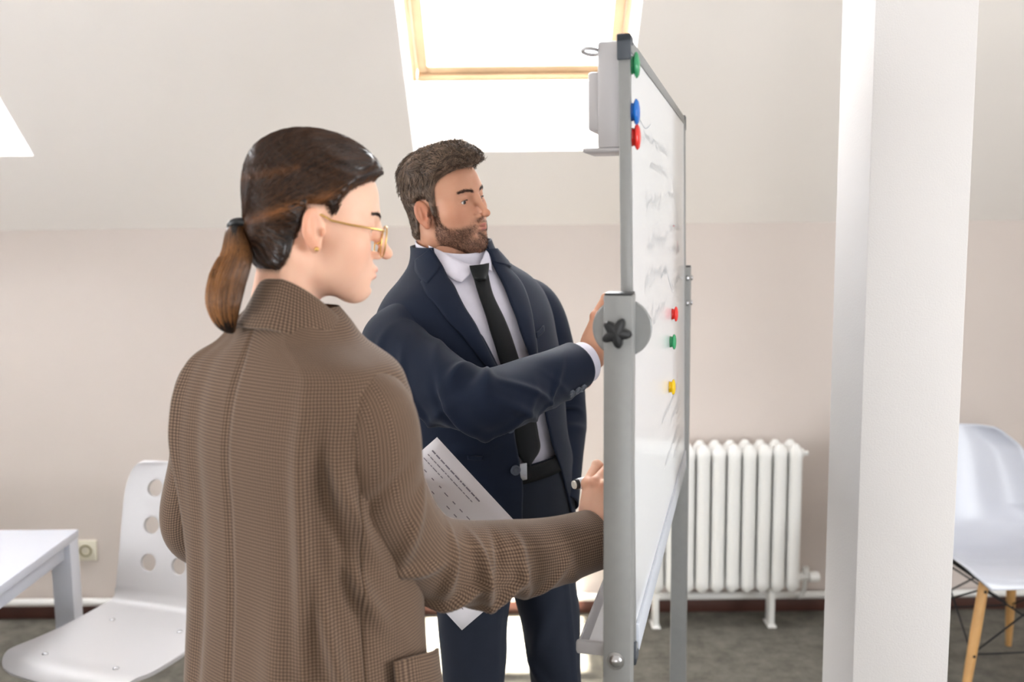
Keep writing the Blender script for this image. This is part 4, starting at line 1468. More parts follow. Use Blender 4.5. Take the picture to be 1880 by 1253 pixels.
def strip(name, T, a, b, off, mat, parent, m=40, n=10, thick=0.004, bulge=0.0, lift=(0, 0)):
    """cloth strip between two pixel polylines laid on a trunk surface"""
    A = np.array([T.find(*p, off) for p in a]); B = np.array([T.find(*p, off) for p in b])
    t = np.linspace(0, 1, m)
    A = np.stack([cint(t, np.linspace(0, 1, len(A)), np.unwrap(A[:, 0])), cint(t, np.linspace(0, 1, len(A)), A[:, 1])], 1)
    B = np.stack([cint(t, np.linspace(0, 1, len(B)), np.unwrap(B[:, 0])), cint(t, np.linspace(0, 1, len(B)), B[:, 1])], 1)
    w = np.linspace(0, 1, n)
    G = A[:, None] * (1 - w)[None, :, None] + B[:, None] * w[None, :, None]
    o_ = off + bulge * np.sin(PI * w)[None, :] + (lift[0] * (1 - w) + lift[1] * w)[None, :]
    P = T.pt(G[..., 0], G[..., 1], np.broadcast_to(o_, G.shape[:2]))
    V = P.reshape(-1, 3)
    F = np.array([(i * n + k, i * n + k + 1, (i + 1) * n + k + 1, (i + 1) * n + k) for i in range(m - 1) for k in range(n - 1)])
    uv = np.stack([np.tile(w * 0.06, m), np.repeat(t * 0.3, n)], 1)
    o = mesh(name, V, F, mat, parent, True, uv)
    md = o.modifiers.new('thick', 'SOLIDIFY'); md.thickness = thick; md.offset = 0
    return o


def fabric(name, col, rough=0.85, sheen=0.25, weave=1500.0, bump=0.15):
    m = pmat(name, col, rough, spec=0.25, sheen=sheen, noise=0.06, nscale=30, bump=bump, bscale=weave)
    m.node_tree.nodes['Principled BSDF'].inputs['Sheen Roughness'].default_value = 0.5
    return m


def check_fabric(name, c0, c1, c2, p):
    m = pmat(name, c1, 0.85, spec=0.2, sheen=0.15)
    nt = m.node_tree; b = nt.nodes['Principled BSDF']
    uv = nt.nodes.new('ShaderNodeUVMap'); sp = nt.nodes.new('ShaderNodeSeparateXYZ')
    nt.links.new(uv.outputs[0], sp.inputs[0])
    outs = []
    for k in (0, 1):
        mu = nt.nodes.new('ShaderNodeMath'); mu.operation = 'MULTIPLY'; mu.inputs[1].default_value = 2 * PI / p
        sn = nt.nodes.new('ShaderNodeMath'); sn.operation = 'SINE'
        mr = nt.nodes.new('ShaderNodeMapRange'); mr.inputs['From Min'].default_value = -0.5; mr.inputs['From Max'].default_value = 0.5
        nt.links.new(sp.outputs[k], mu.inputs[0]); nt.links.new(mu.outputs[0], sn.inputs[0]); nt.links.new(sn.outputs[0], mr.inputs['Value'])
        outs.append(mr.outputs[0])
    ad = nt.nodes.new('ShaderNodeMath'); ad.operation = 'ADD'
    nt.links.new(outs[0], ad.inputs[0]); nt.links.new(outs[1], ad.inputs[1])
    hf = nt.nodes.new('ShaderNodeMath'); hf.operation = 'MULTIPLY'; hf.inputs[1].default_value = 0.5
    nt.links.new(ad.outputs[0], hf.inputs[0])
    cr = nt.nodes.new('ShaderNodeValToRGB')
    e = cr.color_ramp.elements
    e[0].color = (*c0, 1); e[1].color = (*c2, 1); x = e.new(0.5); x.color = (*c1, 1)
    nt.links.new(hf.outputs[0], cr.inputs[0]); nt.links.new(cr.outputs[0], b.inputs['Base Color'])
    return m


def hand_parts(M, bends, thumb, scale=1.0, splay=(6, 1, -4, -10)):
    """right or left hand by the handedness of M: x towards the thumb, y along the hand, z out of its back"""
    F = Field((-0.075, -0.10, -0.12), (0.085, 0.20, 0.05), 0.0017)
    F.ell((0.000, 0.048, -0.001), (0.040, 0.052, 0.0150), 0.01)
    F.cone((0, -0.035, -0.002), (0, -0.01, -0.002), 0.0235, 0.0235, 0.02)
    F.cone((0.008, -0.01, -0.002), (-0.006, 0.03, -0.003), 0.021, 0.018, 0.02)
    F.ell((0.022, 0.030, -0.012), (0.017, 0.028, 0.014), 0.012)          # thumb ball
    F.ell((-0.024, 0.034, -0.010), (0.013, 0.030, 0.012), 0.012)
    K = [(0.029, 0.089, 0.000), (0.0095, 0.094, 0.003), (-0.0105, 0.090, 0.001), (-0.029, 0.081, -0.003)]
    SG = [(0.045, 0.026, 0.020), (0.049, 0.030, 0.021), (0.045, 0.028, 0.020), (0.035, 0.021, 0.018)]
    RR = [(0.0100, 0.0090, 0.0080, 0.0065), (0.0102, 0.0092, 0.0082, 0.0067), (0.0096, 0.0086, 0.0077, 0.0063), (0.0086, 0.0076, 0.0068, 0.0057)]
    nails = []
    for i in range(4):
        k = np.array(K[i]); F.cone((K[i][0] * 0.45, 0.02, 0.004), K[i] + np.array((0, 0, -0.001)), 0.006, 0.0092, 0.010)   # tendon / metacarpal
        F.ell(k + (0, 0, 0.002), (0.0095, 0.010, 0.0095), 0.006)
        p = k.copy(); a = 0; sp = math.radians(splay[i])
        for j in range(3):
            a += math.radians(bends[i][j])
            d = np.array((math.sin(sp), math.cos(sp) * math.cos(a), -math.sin(a)))
            q = p + d * SG[i][j]
            F.cone(p, q, RR[i][j], RR[i][j + 1], 0.004)
            if j < 2: F.ell(q, (RR[i][j + 1] * 1.06,) * 3, 0.003)
            p = q
    p = np.array((0.024, 0.018, -0.010))
    for j, (L, r0, r1) in enumerate(((0.040, 0.0135, 0.0115), (0.033, 0.0112, 0.0100), (0.026, 0.0100, 0.0075))):
        d = np.array(thumb[j], float); d /= np.linalg.norm(d)
        q = p + d * L; F.cone(p, q, r0, r1, 0.006); p = q
    V, Q = F.surface()
    keep = V[Q].mean(1)[:, 1] > -0.096
    V, Q, _ = compact(V, Q[keep])
    z = np.zeros(len(V))
    fl = np.zeros(len(V))
    for k in K: fl += gauss(V, np.array(k) + (0, 0, 0.008), (0.012, 0.012, 0.012)) * 0.3
    M = np.array(M) @ np.diag((scale, scale, scale, 1))
    return (V, Q, M, dict(lip=z, flush=np.clip(fl, 0, 1), beard=z))


def hand_matrix(p, fwd, dorsal, right=True):
    y = np.array(fwd, float); y /= np.linalg.norm(y)
    z = np.array(dorsal, float); z -= y * (z @ y); z /= np.linalg.norm(z)
    x = np.cross(y, z) * (-1 if right else 1)      # thumb side
    M = np.eye(4); M[:3, 0] = x; M[:3, 1] = y; M[:3, 2] = z; M[:3, 3] = p
    return M


def join_body(parent, parts, mat):
    Vs, Qs, at_ = [], [], {k: [] for k in ('lip', 'flush', 'beard')}
    n = 0
    for V, Q, M, A in parts:
        M = np.array(M); W = V @ M[:3, :3].T + M[:3, 3]
        if np.linalg.det(M[:3, :3]) < 0: Q = Q[:, ::-1]
        Vs.append(W); Qs.append(Q + n); n += len(V)
        for k in at_: at_[k].append(A[k] if k in A else np.zeros(len(V)))
    return fast_mesh('body', np.concatenate(Vs), np.concatenate(Qs), mat, parent, None, {k: np.concatenate(v) for k, v in at_.items()})


def settle(root):
    """make every child's mesh relative to the root's base point"""
    T = Matrix.Translation(-root.location)
    seen = set()
    for c in root.children_recursive:
        if c.type == 'MESH' and c.data.name not in seen:
            c.data.transform(T); seen.add(c.data.name)


def shoe(parent, p, az, mat):
    bm = bmesh.new()
    rings = []
    for y, w, h in ((-0.085, 0.022, 0.05), (-0.07, 0.032, 0.075), (-0.03, 0.036, 0.085), (0.03, 0.036, 0.07), (0.09, 0.043, 0.048), (0.14, 0.042, 0.038), (0.175, 0.030, 0.03), (0.19, 0.012, 0.02)):
        rings.append([bm.verts.new((w * math.copysign(abs(math.cos(t)) ** 0.7, math.cos(t)), y, max(0.0, h / 2 + h / 2 * math.copysign(abs(math.sin(t)) ** 0.7, math.sin(t))))) for t in [2 * PI * k / 20 for k in range(20)]])
    for a, b in zip(rings, rings[1:]):
        for k in range(20): bm.faces.new((a[k], a[(k + 1) % 20], b[(k + 1) % 20], b[k]))
    bm.faces.new(rings[0][::-1]); bm.faces.new(rings[-1])
    bmesh.ops.transform(bm, matrix=Matrix.Translation(p) @ Matrix.Rotation(-math.radians(az), 4, 'Z'), verts=bm.verts)
    return bm_obj('shoe', bm, mat, parent, 60)
# ------------------------------------------------------------------ the man in the navy suit
NAVY = fabric('navy_wool', srgb(15, 27, 48), 0.75, 0.08)
TROUS = fabric('charcoal_navy_wool', srgb(26, 32, 45), 0.8, 0.06)
SHIRT = fabric('white_shirt', srgb(226, 222, 234), 0.75, 0.1, 2500, 0.08)
TIE = fabric('black_tie', srgb(12, 15, 17), 0.65, 0.05)
LEATHER = pmat('black_leather', srgb(12, 12, 13), 0.6, spec=0.2)
BUTTON = pmat('horn_button', srgb(84, 90, 102), 0.25)

man = empty('person', (-0.03, 2.11, 0))
tag(man, 'bearded person in navy suit and dark tie reaching to the whiteboard', 'person')
MH = 133                                            # heading of the chest
ctr = lambda z: (np.interp(z, [0.7, 1.0, 1.2, 1.4, 1.56], [-0.02, -0.035, -0.068, -0.105, -0.128]), np.interp(z, [0.7, 1.0, 1.4, 1.56], [2.12, 2.115, 2.11, 2.118]))


def rows(L): return [(z, *ctr(z), a, b, c) for z, a, b, c in L]


body_m = Torso(rows([(0.86, .165, .105, .115), (1.00, .158, .105, .11), (1.08, .152, .112, .105), (1.20, .163, .122, .112), (1.30, .175, .126, .118), (1.38, .175, .115, .11), (1.43, .150, .092, .095),
                     (1.46, .110, .078, .082), (1.485, .078, .070, .074), (1.51, .064, .064, .068), (1.545, .060, .061, .066)]), MH, -0.10)
coat_m = Torso(rows([(0.83, .196, .125, .142), (0.95, .190, .128, .136), (1.08, .184, .136, .128), (1.20, .193, .146, .134), (1.30, .203, .148, .138), (1.37, .208, .136, .130), (1.405, .200, .118, .116),
                     (1.435, .172, .102, .104), (1.46, .132, .090, .094), (1.485, .098, .080, .088), (1.51, .084, .072, .084), (1.53, .080, .068, .082)]), MH, -0.10)

parts_m = []
HMs = 0.88
head_c = at(779, 380, 2.06) - Vector((-0.574, -0.819, 0.0)) * (0.078 * HMs)
HM = head_matrix(head_c, 125, -4, 9, HMs)
build_head(man, parts_m, HM, 'm')
for s in (-1, 1): tag(eye(man, HM, (s * 0.032, 0.0722, 0.0092), (-0.05, 1, -0.12), srgb(78, 84, 84)))

# jacket shell: from the right front edge round the back to the left front edge
edgeR = [coat_m.find(*p, 0) for p in ((797, 463), (832, 525), (885, 620), (920, 692), (941, 790), (955, 870), (957, 945))]
edgeL = [coat_m.find(*p, 0) for p in ((900, 470), (940, 561), (972, 640), (992, 720), (1012, 820), (1040, 900), (1050, 945))]


def edge_fn(E, z):
    E = sorted([(b, a) for a, b in E])
    return np.interp(z, [e[0] for e in E], [e[1] for e in E])


zs = np.linspace(0.83, 1.525, 150)
tr = edge_fn(edgeR, zs); tl = edge_fn(edgeL, zs)
# both given as angles from the front; right side positive
K = 200
w = np.linspace(0, 1, K)
TH = tr[:, None] + (tl + 2 * PI - tr)[:, None] * w[None, :]
Z = np.repeat(zs[:, None], K, 1)
fold = creases(Z, TH, [(1.22, 1.2, 0.006, 0.02, 0.7, 0.05), (1.13, 1.0, 0.006, 0.018, 0.8, -0.04), (1.05, 0.7, 0.005, 0.02, 0.6, 0.05), (1.30, 0.95, 0.005, 0.03, 0.3, 0.2), (1.0, -1.3, 0.008, 0.03, 0.6, 0.1)]) + wavy(Z * 1.2, TH, 0.004, 4)
P = coat_m.pt(TH, Z, fold)
jacket_m = mesh('jacket', P.reshape(-1, 3), np.array([(i * K + k, i * K + k + 1, (i + 1) * K + k + 1, (i + 1) * K + k) for i in range(len(zs) - 1) for k in range(K - 1)]), NAVY, man, True)
md = jacket_m.modifiers.new('thick', 'SOLIDIFY'); md.thickness = 0.004; md.offset = -1

# sleeves
shR = Vector(coat_m.pt(PI / 2, 1.365)); shL = Vector(coat_m.pt(-PI / 2, 1.365))
inR = Vector(coat_m.pt(PI / 2, 1.375, -0.07)); inL = Vector(coat_m.pt(-PI / 2, 1.375, -0.07))
elbR = at(893, 738, 1.80); cufR = at(1058, 672, 1.965)
up0 = (0.2, -0.3, 1)
sl = [(0.26, PI * 0.5, 0.009, 0.016, 0.9, 0.06), (0.33, PI * 0.62, -0.007, 0.016, 0.8, 0.08), (0.40, PI * 0.55, 0.012, 0.016, 0.9, 0.09), (0.455, PI * 0.7, 0.008, 0.015, 0.9, -0.06), (0.50, PI * 0.5, -0.010, 0.014, 0.7, 0.06), (0.545, PI * 0.6, 0.011, 0.016, 0.9, 0.07), (0.60, PI * 0.65, 0.007, 0.015, 0.9, -0.07), (0.66, PI * 0.5, 0.010, 0.016, 0.7, 0.10),
      (0.36, -0.3, 0.006, 0.03, 0.7, 0.1), (0.53, 0.2, -0.010, 0.02, 0.6, 0.0), (0.49, 0.1, 0.009, 0.015, 0.5, 0.0), (0.57, 0.1, 0.010, 0.015, 0.6, 0.0), (0.72, 1.2, 0.008, 0.018, 0.8, 0.12), (0.80, 1.0, 0.005, 0.016, 0.9, -0.10), (0.87, 1.7, 0.004, 0.016, 0.8, 0.08)]
slR, C_, T_, N_, B_ = sweep('sleeve', [inR, shR + Vector((0.012, 0.0, -0.012)), shR.lerp(elbR, 0.5) + Vector((-0.018, -0.015, -0.012)), elbR, elbR.lerp(cufR, 0.5) + Vector((0.0, 0, -0.004)), cufR],
      [(0, .062, .064), (0.14, .070, .070), (0.3, .066, .068), (0.52, .062, .063), (0.62, .061, .062), (0.8, .056, .056), (1, .049, .049)], NAVY, jacket_m, up0, 160, 80, lambda s, t: creases(s, t, sl) + wavy(s, t, 0.0035, 1))
dR = (cufR - elbR).normalized()
armR = C_[20::20]
sweep('shirt_cuff', [cufR - dR * 0.03, cufR + dR * 0.026], [(0, .041, .041), (1, .042, .042)], SHIRT, man, up0, 8, 40, None, 0.003)
# three sleeve buttons along the cuff, on the side towards the camera
for k in range(3):
    i = int(len(C_) * (0.935 - 0.027 * k))
    e = -B_[i] if B_[i][1] > 0 else B_[i]
    dn = (Vector(e) - Vector(N_[i]) * 0.08).normalized()
    pos = Vector(C_[i]) + dn * 0.0535
    lathe('button', [(0, 0.003), (0.004, 0.002), (0.0065, 0.0035), (0.0085, 0.003), (0.009, 0), (0, 0)], BUTTON, slR, 20, frame_to(pos, dn))
elbL = Vector((0.118, 2.315, 1.115)); wrL = Vector((0.098, 2.15, 0.945))
slb = [(0.45, PI, 0.008, 0.025, 0.8, 0.05), (0.55, PI * 0.8, 0.010, 0.022, 0.9, -0.05), (0.62, PI, 0.010, 0.02, 0.8, 0.05), (0.52, 0, 0.006, 0.03, 0.8, 0), (0.72, 2.0, 0.008, 0.02, 0.8, 0.05)]
sweep('sleeve', [inL, shL + Vector((-0.008, 0, -0.012)), shL.lerp(elbL, 0.5) + Vector((0.006, 0.01, 0)), elbL, elbL.lerp(wrL, 0.5), wrL],
      [(0, .060, .062), (0.14, .068, .068), (0.3, .063, .064), (0.55, .058, .058), (0.8, .052, .052), (1, .047, .047)], NAVY, jacket_m, (0, 0, 1), 140, 64, lambda s, t: creases(s, t, slb) + wavy(s, t, 0.003, 2))

# shirt trunk
zz = np.linspace(0.90, 1.485, 90); tt = np.linspace(-PI, PI, 121)
TH2, Z2 = np.meshgrid(tt, zz)
P = body_m.pt(TH2, Z2, 0.006 + wavy(Z2, TH2, 0.003, 7) + creases(Z2, TH2, [(1.1, 0.2, 0.004, 0.02, 0.3, 0.1), (1.18, 0.25, 0.003, 0.02, 0.3, -0.1)]))
n = len(tt)
shirt = mesh('shirt', P.reshape(-1, 3), np.array([(i * n + k, i * n + k + 1, (i + 1) * n + k + 1, (i + 1) * n + k) for i in range(len(zz) - 1) for k in range(n - 1)]), SHIRT, man, True)
# collar: band and two leaves
cz = np.linspace(1.495, 1.545, 8); ct = np.linspace(-PI, PI, 81)
TH3, Z3 = np.meshgrid(ct, cz)
P = body_m.pt(TH3, Z3, 0.0085)
P[..., 2] -= 0.008 + 0.032 * (0.5 + 0.5 * np.cos(TH3)) ** 1.2        # dips at the throat
nn = len(ct)
cb = mesh('collar_band', P.reshape(-1, 3), np.array([(i * nn + k, i * nn + k + 1, (i + 1) * nn + k + 1, (i + 1) * nn + k) for i in range(len(cz) - 1) for k in range(nn - 1)]), SHIRT, shirt, True)
cb.modifiers.new('thick', 'SOLIDIFY').thickness = 0.003
strip('collar_leaf', body_m, [(787, 452), (812, 462), (845, 480), (872, 489)], [(795, 480), (812, 496), (832, 512), (848, 520)], 0.013, SHIRT, shirt, 30, 8, 0.003, 0.003)
strip('collar_leaf', body_m, [(878, 487), (884, 476), (889, 466), (893, 458)], [(903, 499), (902, 492), (902, 482), (901, 468)], 0.013, SHIRT, shirt, 20, 8, 0.003, 0.003)
# tie
strip('tie', body_m, [(868, 500), (880, 545), (902, 610), (922, 680), (936, 740), (944, 800), (950, 832), (966, 856)], [(894, 500), (906, 545), (933, 610), (958, 680), (975, 740), (986, 795), (990, 825), (970, 856)], 0.018, TIE, man, 70, 8, 0.006, 0.003)
strip('tie_knot', body_m, [(862, 490), (866, 500), (873, 514)], [(894, 485), (894, 497), (889, 514)], 0.022, TIE, man, 14, 10, 0.010, 0.009)
# lapels and jacket collar
strip('lapel', coat_m, [(800, 470), (816, 500), (836, 532), (860, 575), (886, 622), (904, 660), (921, 694)], [(772, 520), (778, 534), (800, 560), (832, 598), (862, 636), (888, 668), (916, 696)], 0.006, NAVY, jacket_m, 60, 10, 0.004, 0.004)
strip('jacket_collar', coat_m, [(790, 458), (797, 464), (808, 486)], [(762, 478), (764, 500), (786, 522)], 0.009, NAVY, jacket_m, 20, 8, 0.005, 0.003)
strip('lapel', coat_m, [(900, 474), (918, 510), (938, 560), (955, 606), (968, 645), (980, 680)], [(936, 494), (958, 522), (972, 562), (980, 600), (985, 640), (985, 682)], 0.006, NAVY, jacket_m, 50, 10, 0.004, 0.004)
strip('jacket_collar', coat_m, [(893, 458), (898, 465), (905, 482)], [(912, 456), (928, 470), (938, 490)], 0.009, NAVY, jacket_m, 20, 8, 0.005, 0.003)
strip('pocket_welt', coat_m, [(984, 612), (990, 606), (998, 598)], [(985, 622), (991, 616), (999, 608)], 0.007, NAVY, jacket_m, 10, 4, 0.004)
strip('pocket_welt', coat_m, [(858, 838), (872, 838), (886, 839)], [(858, 844), (872, 844), (886, 845)], 0.008, NAVY, jacket_m, 10, 4, 0.004)
for px, py in ((935, 786), (945, 862)):
    th, z = coat_m.find(px, py, 0.004)
    p = coat_m.pt(th, z, 0.008); nrm = Vector(coat_m.pt(th, z, 0.03) - p)
    lathe('button', [(0, 0.002), (0.005, 0.0015), (0.008, 0.004), (0.0105, 0.0035), (0.011, 0), (0, 0)], BUTTON, jacket_m, 24, frame_to(p, nrm))

# trousers: hips and two legs as one garment
pelv = Torso(rows([(0.80, .150, .105, .115), (0.88, .168, .112, .120), (0.97, .170, .115, .120), (1.06, .160, .120, .114), (1.075, .158, .120, .112)]), MH, -0.02)
zz = np.linspace(0.80, 1.07, 30); TH2, Z2 = np.meshgrid(tt, zz)
P = pelv.pt(TH2, Z2, 0.010)
trousers = mesh('trousers', P.reshape(-1, 3), np.array([(i * n + k, i * n + k + 1, (i + 1) * n + k + 1, (i + 1) * n + k) for i in range(len(zz) - 1) for k in range(n - 1)]), TROUS, man, True)
fd = -np.array(coat_m.f)


def leg_disp(seed, cr):
    def f(s, t):
        pl = 0.004 * np.exp(-(np.minimum(t, 2 * PI - t) / 0.10) ** 2)          # pressed front crease
        return pl + creases(s, t, cr) + wavy(s * 1.3, t, 0.005, seed)
    return f


upL = tuple(coat_m.f)
sweep('trouser_leg', [(-0.075, 2.065, 0.98), (-0.084, 2.055, 0.86), (-0.090, 2.045, 0.72), (-0.086, 2.04, 0.5), (-0.078, 2.05, 0.26), (-0.072, 2.06, 0.02)], [(0, .078, .075), (0.15, .084, .080), (0.32, .073, .070), (0.5, .062, .060), (0.75, .056, .055), (1, .056, .055)], TROUS, trousers, upL, 130, 56, leg_disp(11, [(0.2, 1.2, .006, .03, .6, .1), (0.3, -1.4, .006, .04, .5, .1)]))
sweep('trouser_leg', [(0.025, 2.165, 0.98), (0.048, 2.175, 0.86), (0.068, 2.165, 0.74), (0.095, 2.145, 0.52), (0.105, 2.16, 0.26), (0.11, 2.18, 0.02)], [(0, .078, .075), (0.15, .080, .080), (0.32, .066, .068), (0.48, .055, .056), (0.75, .053, .053), (1, .054, .054)], TROUS, trousers, upL, 130, 56, leg_disp(12, [(0.34, 1.2, .007, .03, .6, .1), (0.42, 1.7, .007, .025, .5, -.1), (0.28, -1.2, .006, .03, .5, .1)]))
shoe(man, (-0.072, 2.06, 0), 140, LEATHER); shoe(man, (0.11, 2.18, 0), 120, LEATHER)
# belt with its buckle
bz = np.linspace(1.035, 1.068, 4); TH4, Z4 = np.meshgrid(tt, bz)
P = pelv.pt(TH4, Z4, 0.0135)
belt = mesh('belt', P.reshape(-1, 3), np.array([(i * n + k, i * n + k + 1, (i + 1) * n + k + 1, (i + 1) * n + k) for i in range(3) for k in range(n - 1)]), LEATHER, man, True)
belt.modifiers.new('thick', 'SOLIDIFY').thickness = 0.003
th, z = pelv.find(959, 866, 0.015)
p = pelv.pt(th, z, 0.017); nrm = Vector(pelv.pt(th, z, 0.04) - p)
bm = bmesh.new(); add_box(bm, (-0.008, -0.018, -0.002), (0.010, 0.018, 0.004), 0.002, frame_to(p, nrm, (1, -0.5, 0))); tag(bm_obj('buckle', bm, MAT['steel'], belt, 40), 'silver belt buckle')

# right hand with a marker against the board
hd = np.array((0.40, 0.12, 0.90))
wr = np.array(cufR + dR * 0.035)
MHm = hand_matrix(wr, hd, (-0.72, -0.66, 0.25), True)
parts_m.append(hand_parts(MHm, [(16, 55, 30), (26, 58, 32), (38, 60, 36), (50, 62, 38)], [(0.45, 0.75, -0.55), (-0.05, 0.75, -0.75), (-0.25, 0.75, -0.6)], 1.02))
# trunk, arms and legs under the clothes
BF = Field((-0.40, 1.68, 0.02), (0.30, 2.50, 1.52), 0.0085)
for i in range(len(body_m.r) - 1):
    a, b = body_m.r[i], body_m.r[i + 1]
for z in np.arange(0.92, 1.40, 0.045):
    q = cint(np.array(z), body_m.r[:, 0], body_m.r[:, 1:])
    Rm = np.stack([coat_m.rt, coat_m.f, (0, 0, 1)], 1)
    BF.ell((q[0], q[1], z), (max(q[2] - 0.03, 0.03), max(q[3] - 0.03, 0.03), 0.05), 0.03, 'add', Rm)
BF.cone((-0.115, 2.11, 1.38), (-0.128, 2.118, 1.50), 0.05, 0.05, 0.02)
BF.chain(list(armR), np.linspace(0.040, 0.026, len(armR)), 0.02)
BF.cone(np.array(cufR) - np.array(dR) * 0.01, wr - hd * 0.02, 0.026, 0.024, 0.01)
BF.chain([np.array(shL) - (0, 0, 0.01), elbL, wrL], [0.040, 0.034, 0.026], 0.02)
BF.chain([(-0.075, 2.065, 0.93), (-0.088, 2.045, 0.5), (-0.072, 2.065, 0.07)], [0.060, 0.042, 0.032], 0.03)
BF.chain([(0.035, 2.17, 0.93), (0.095, 2.15, 0.5), (0.11, 2.18, 0.07)], [0.058, 0.042, 0.032], 0.03)
V, Q = BF.surface(); parts_m.append((V, Q, np.eye(4), {}))
join_body(man, parts_m, SKIN_M)
# ------------------------------------------------------------------ the woman in the brown checked blazer
TWEED = check_fabric('brown_check', srgb(60, 45, 37), srgb(97, 77, 62), srgb(138, 114, 94), 0.0044)
LIN = fabric('dark_trousers', srgb(40, 36, 34))
GOLD = pmat('gold', srgb(216, 176, 104), 0.25, metal=0.9)
SEAM = fabric('seam_thread', srgb(58, 45, 36))

woman = empty('person', (-0.298, 1.33, 0))
tag(woman, 'person with ponytail and glasses in brown checked blazer writing on the whiteboard', 'person')
WH = 38
wc = lambda z: (np.interp(z, [0.7, 1.0, 1.3, 1.5], [-0.292, -0.294, -0.298, -0.290]), np.interp(z, [0.7, 1.0, 1.3, 1.5], [1.335, 1.335, 1.332, 1.340]))


def rowsw(L): return [(z, *wc(z), a, b, c) for z, a, b, c in L]


coat_w = Torso(rowsw([(0.66, .205, .135, .145), (0.80, .198, .132, .140), (0.98, .186, .124, .128), (1.10, .180, .122, .118), (1.20, .180, .128, .114), (1.30, .182, .122, .112), (1.36, .178, .105, .104),
                      (1.395, .158, .088, .092), (1.420, .102, .074, .082), (1.445, .076, .060, .070), (1.462, .056, .050, .060)]), WH, 0.0, 2.75)
zs = np.linspace(0.66, 1.462, 230); tt = np.linspace(0, 2 * PI, 721)[:-1]
TH, Z = np.meshgrid(tt, zs)
dth = np.abs(TH - PI)
seam = -0.004 * np.exp(-(dth / 0.010) ** 2) * smooth(1.45 - Z, 0, 0.02)
side = -0.004 * np.exp(-((TH - PI * 0.60) / 0.011) ** 2) * smooth(1.28 - Z, 0, 0.05)
fold = creases(Z, TH, [(1.17, PI * 0.80, 0.010, 0.16, 0.085, -0.15), (1.04, PI * 0.70, 0.010, 0.045, 0.20, 0.45), (1.16, PI * 0.66, -0.008, 0.05, 0.18, 0.45), (1.22, PI * 0.62, 0.007, 0.025, 0.25, 0.25), (1.12, PI * 0.60, 0.008, 0.022, 0.28, 0.2),
                     (1.27, PI * 0.72, -0.006, 0.08, 0.10, 0.0), (1.30, PI * 1.22, 0.007, 0.12, 0.10, 0.1), (1.24, PI * 1.10, -0.004, 0.14, 0.12, 0.0), (0.99, PI * 0.88, 0.008, 0.12, 0.16, 0.0), (1.0, PI * 1.12, -0.005, 0.15, 0.12, 0.0), (0.95, PI * 0.66, -0.006, 0.06, 0.12, 0.1)]) + wavy(Z * 0.7, TH, 0.004, 21)
P = coat_w.pt(TH, Z, seam + side + fold * 1.6)
n = len(tt)
rr_ = coat_w.pt(np.linspace(0, 2 * PI, 721), 1.2)
uref = np.concatenate([[0], np.cumsum(np.linalg.norm(np.diff(rr_, axis=0), axis=1))])
vl = np.concatenate([np.zeros((1, n)), np.cumsum(np.linalg.norm(np.diff(coat_w.pt(TH, Z), axis=0), axis=2), 0)])
BFc, uv = ring_faces(len(zs), n, uref, vl)
blazer = mesh('blazer', P.reshape(-1, 3), BFc, TWEED, woman, True, uv)
# centre back and side seams as stitched lines
def seam_line(th, z0, z1, off=0.0):
    z_ = np.linspace(z0, z1, 60); P_ = coat_w.pt(th(z_), z_, off)
    tube('seam', [tuple(p) for p in P_], 0.0011, SEAM, blazer, 6)


shR = Vector(coat_w.pt(PI / 2, 1.348, -0.044) - coat_w.f * 0.002); inR = Vector(coat_w.pt(PI / 2, 1.368, -0.09))
shL = Vector(coat_w.pt(-PI / 2, 1.350, -0.022)); inL = Vector(coat_w.pt(-PI / 2, 1.368, -0.09))
elb = at(796, 1003, 1.335); cuf = at(1086, 994, 1.525)
sw = [(0.24, 1.6, -0.006, 0.02, 0.8, 0.06), (0.34, 1.2, 0.008, 0.025, 0.9, 0.08), (0.42, 1.6, 0.010, 0.022, 0.8, -0.06), (0.50, 1.1, 0.012, 0.020, 0.8, 0.05), (0.56, 1.9, 0.013, 0.020, 0.9, -0.05), (0.615, 1.3, 0.013, 0.018, 0.8, 0.06),
      (0.67, 1.7, 0.012, 0.018, 0.9, -0.05), (0.725, 1.4, 0.009, 0.018, 0.8, 0.05), (0.80, 1.6, 0.007, 0.02, 0.9, -0.06), (0.88, 1.5, 0.004, 0.02, 0.9, 0.05), (0.585, 0.3, 0.010, 0.018, 0.6, 0.04), (0.64, 0.2, -0.010, 0.018, 0.6, 0.0), (0.70, 0.2, 0.008, 0.018, 0.6, 0.0)]
slw, C_, T_, N_, B_ = sweep('sleeve', [inR, shR + Vector((0.006, -0.004, -0.010)), shR.lerp(elb, 0.5) + Vector((-0.022, -0.040, -0.004)), elb + Vector((0.0, -0.004, -0.012)), elb.lerp(cuf, 0.5) + Vector((0.004, 0.0, -0.022)), cuf],
      [(0, .045, .046), (0.15, .057, .060), (0.3, .059, .062), (0.5, .054, .058), (0.62, .057, .060), (0.8, .052, .055), (1, .045, .049)], TWEED, blazer, (0.4, 0.3, 1), 190, 96, lambda s, t: creases(s, t, [(a, b - 0.35 if b > 1 else b, c * (1.05 if a < 0.75 else 0.9), d * 0.85, e * 0.85, f) for a, b, c, d, e, f in sw]) + wavy(s, t, 0.003, 31))
armW = C_[24::20]
elbL = Vector((-0.485, 1.50, 1.105)); wrL = Vector((-0.31, 1.70, 1.05))
sweep('sleeve', [inL, shL + Vector((-0.010, 0.006, -0.012)), shL.lerp(elbL, 0.5) + Vector((-0.006, 0, 0)), elbL, elbL.lerp(wrL, 0.6), wrL],
      [(0, .045, .050), (0.15, .053, .058), (0.3, .052, .058), (0.5, .054, .058), (0.8, .050, .052), (1, .044, .046)], TWEED, blazer, (0, 0, 1), 120, 64, lambda s, t: wavy(s, t, 0.004, 33))
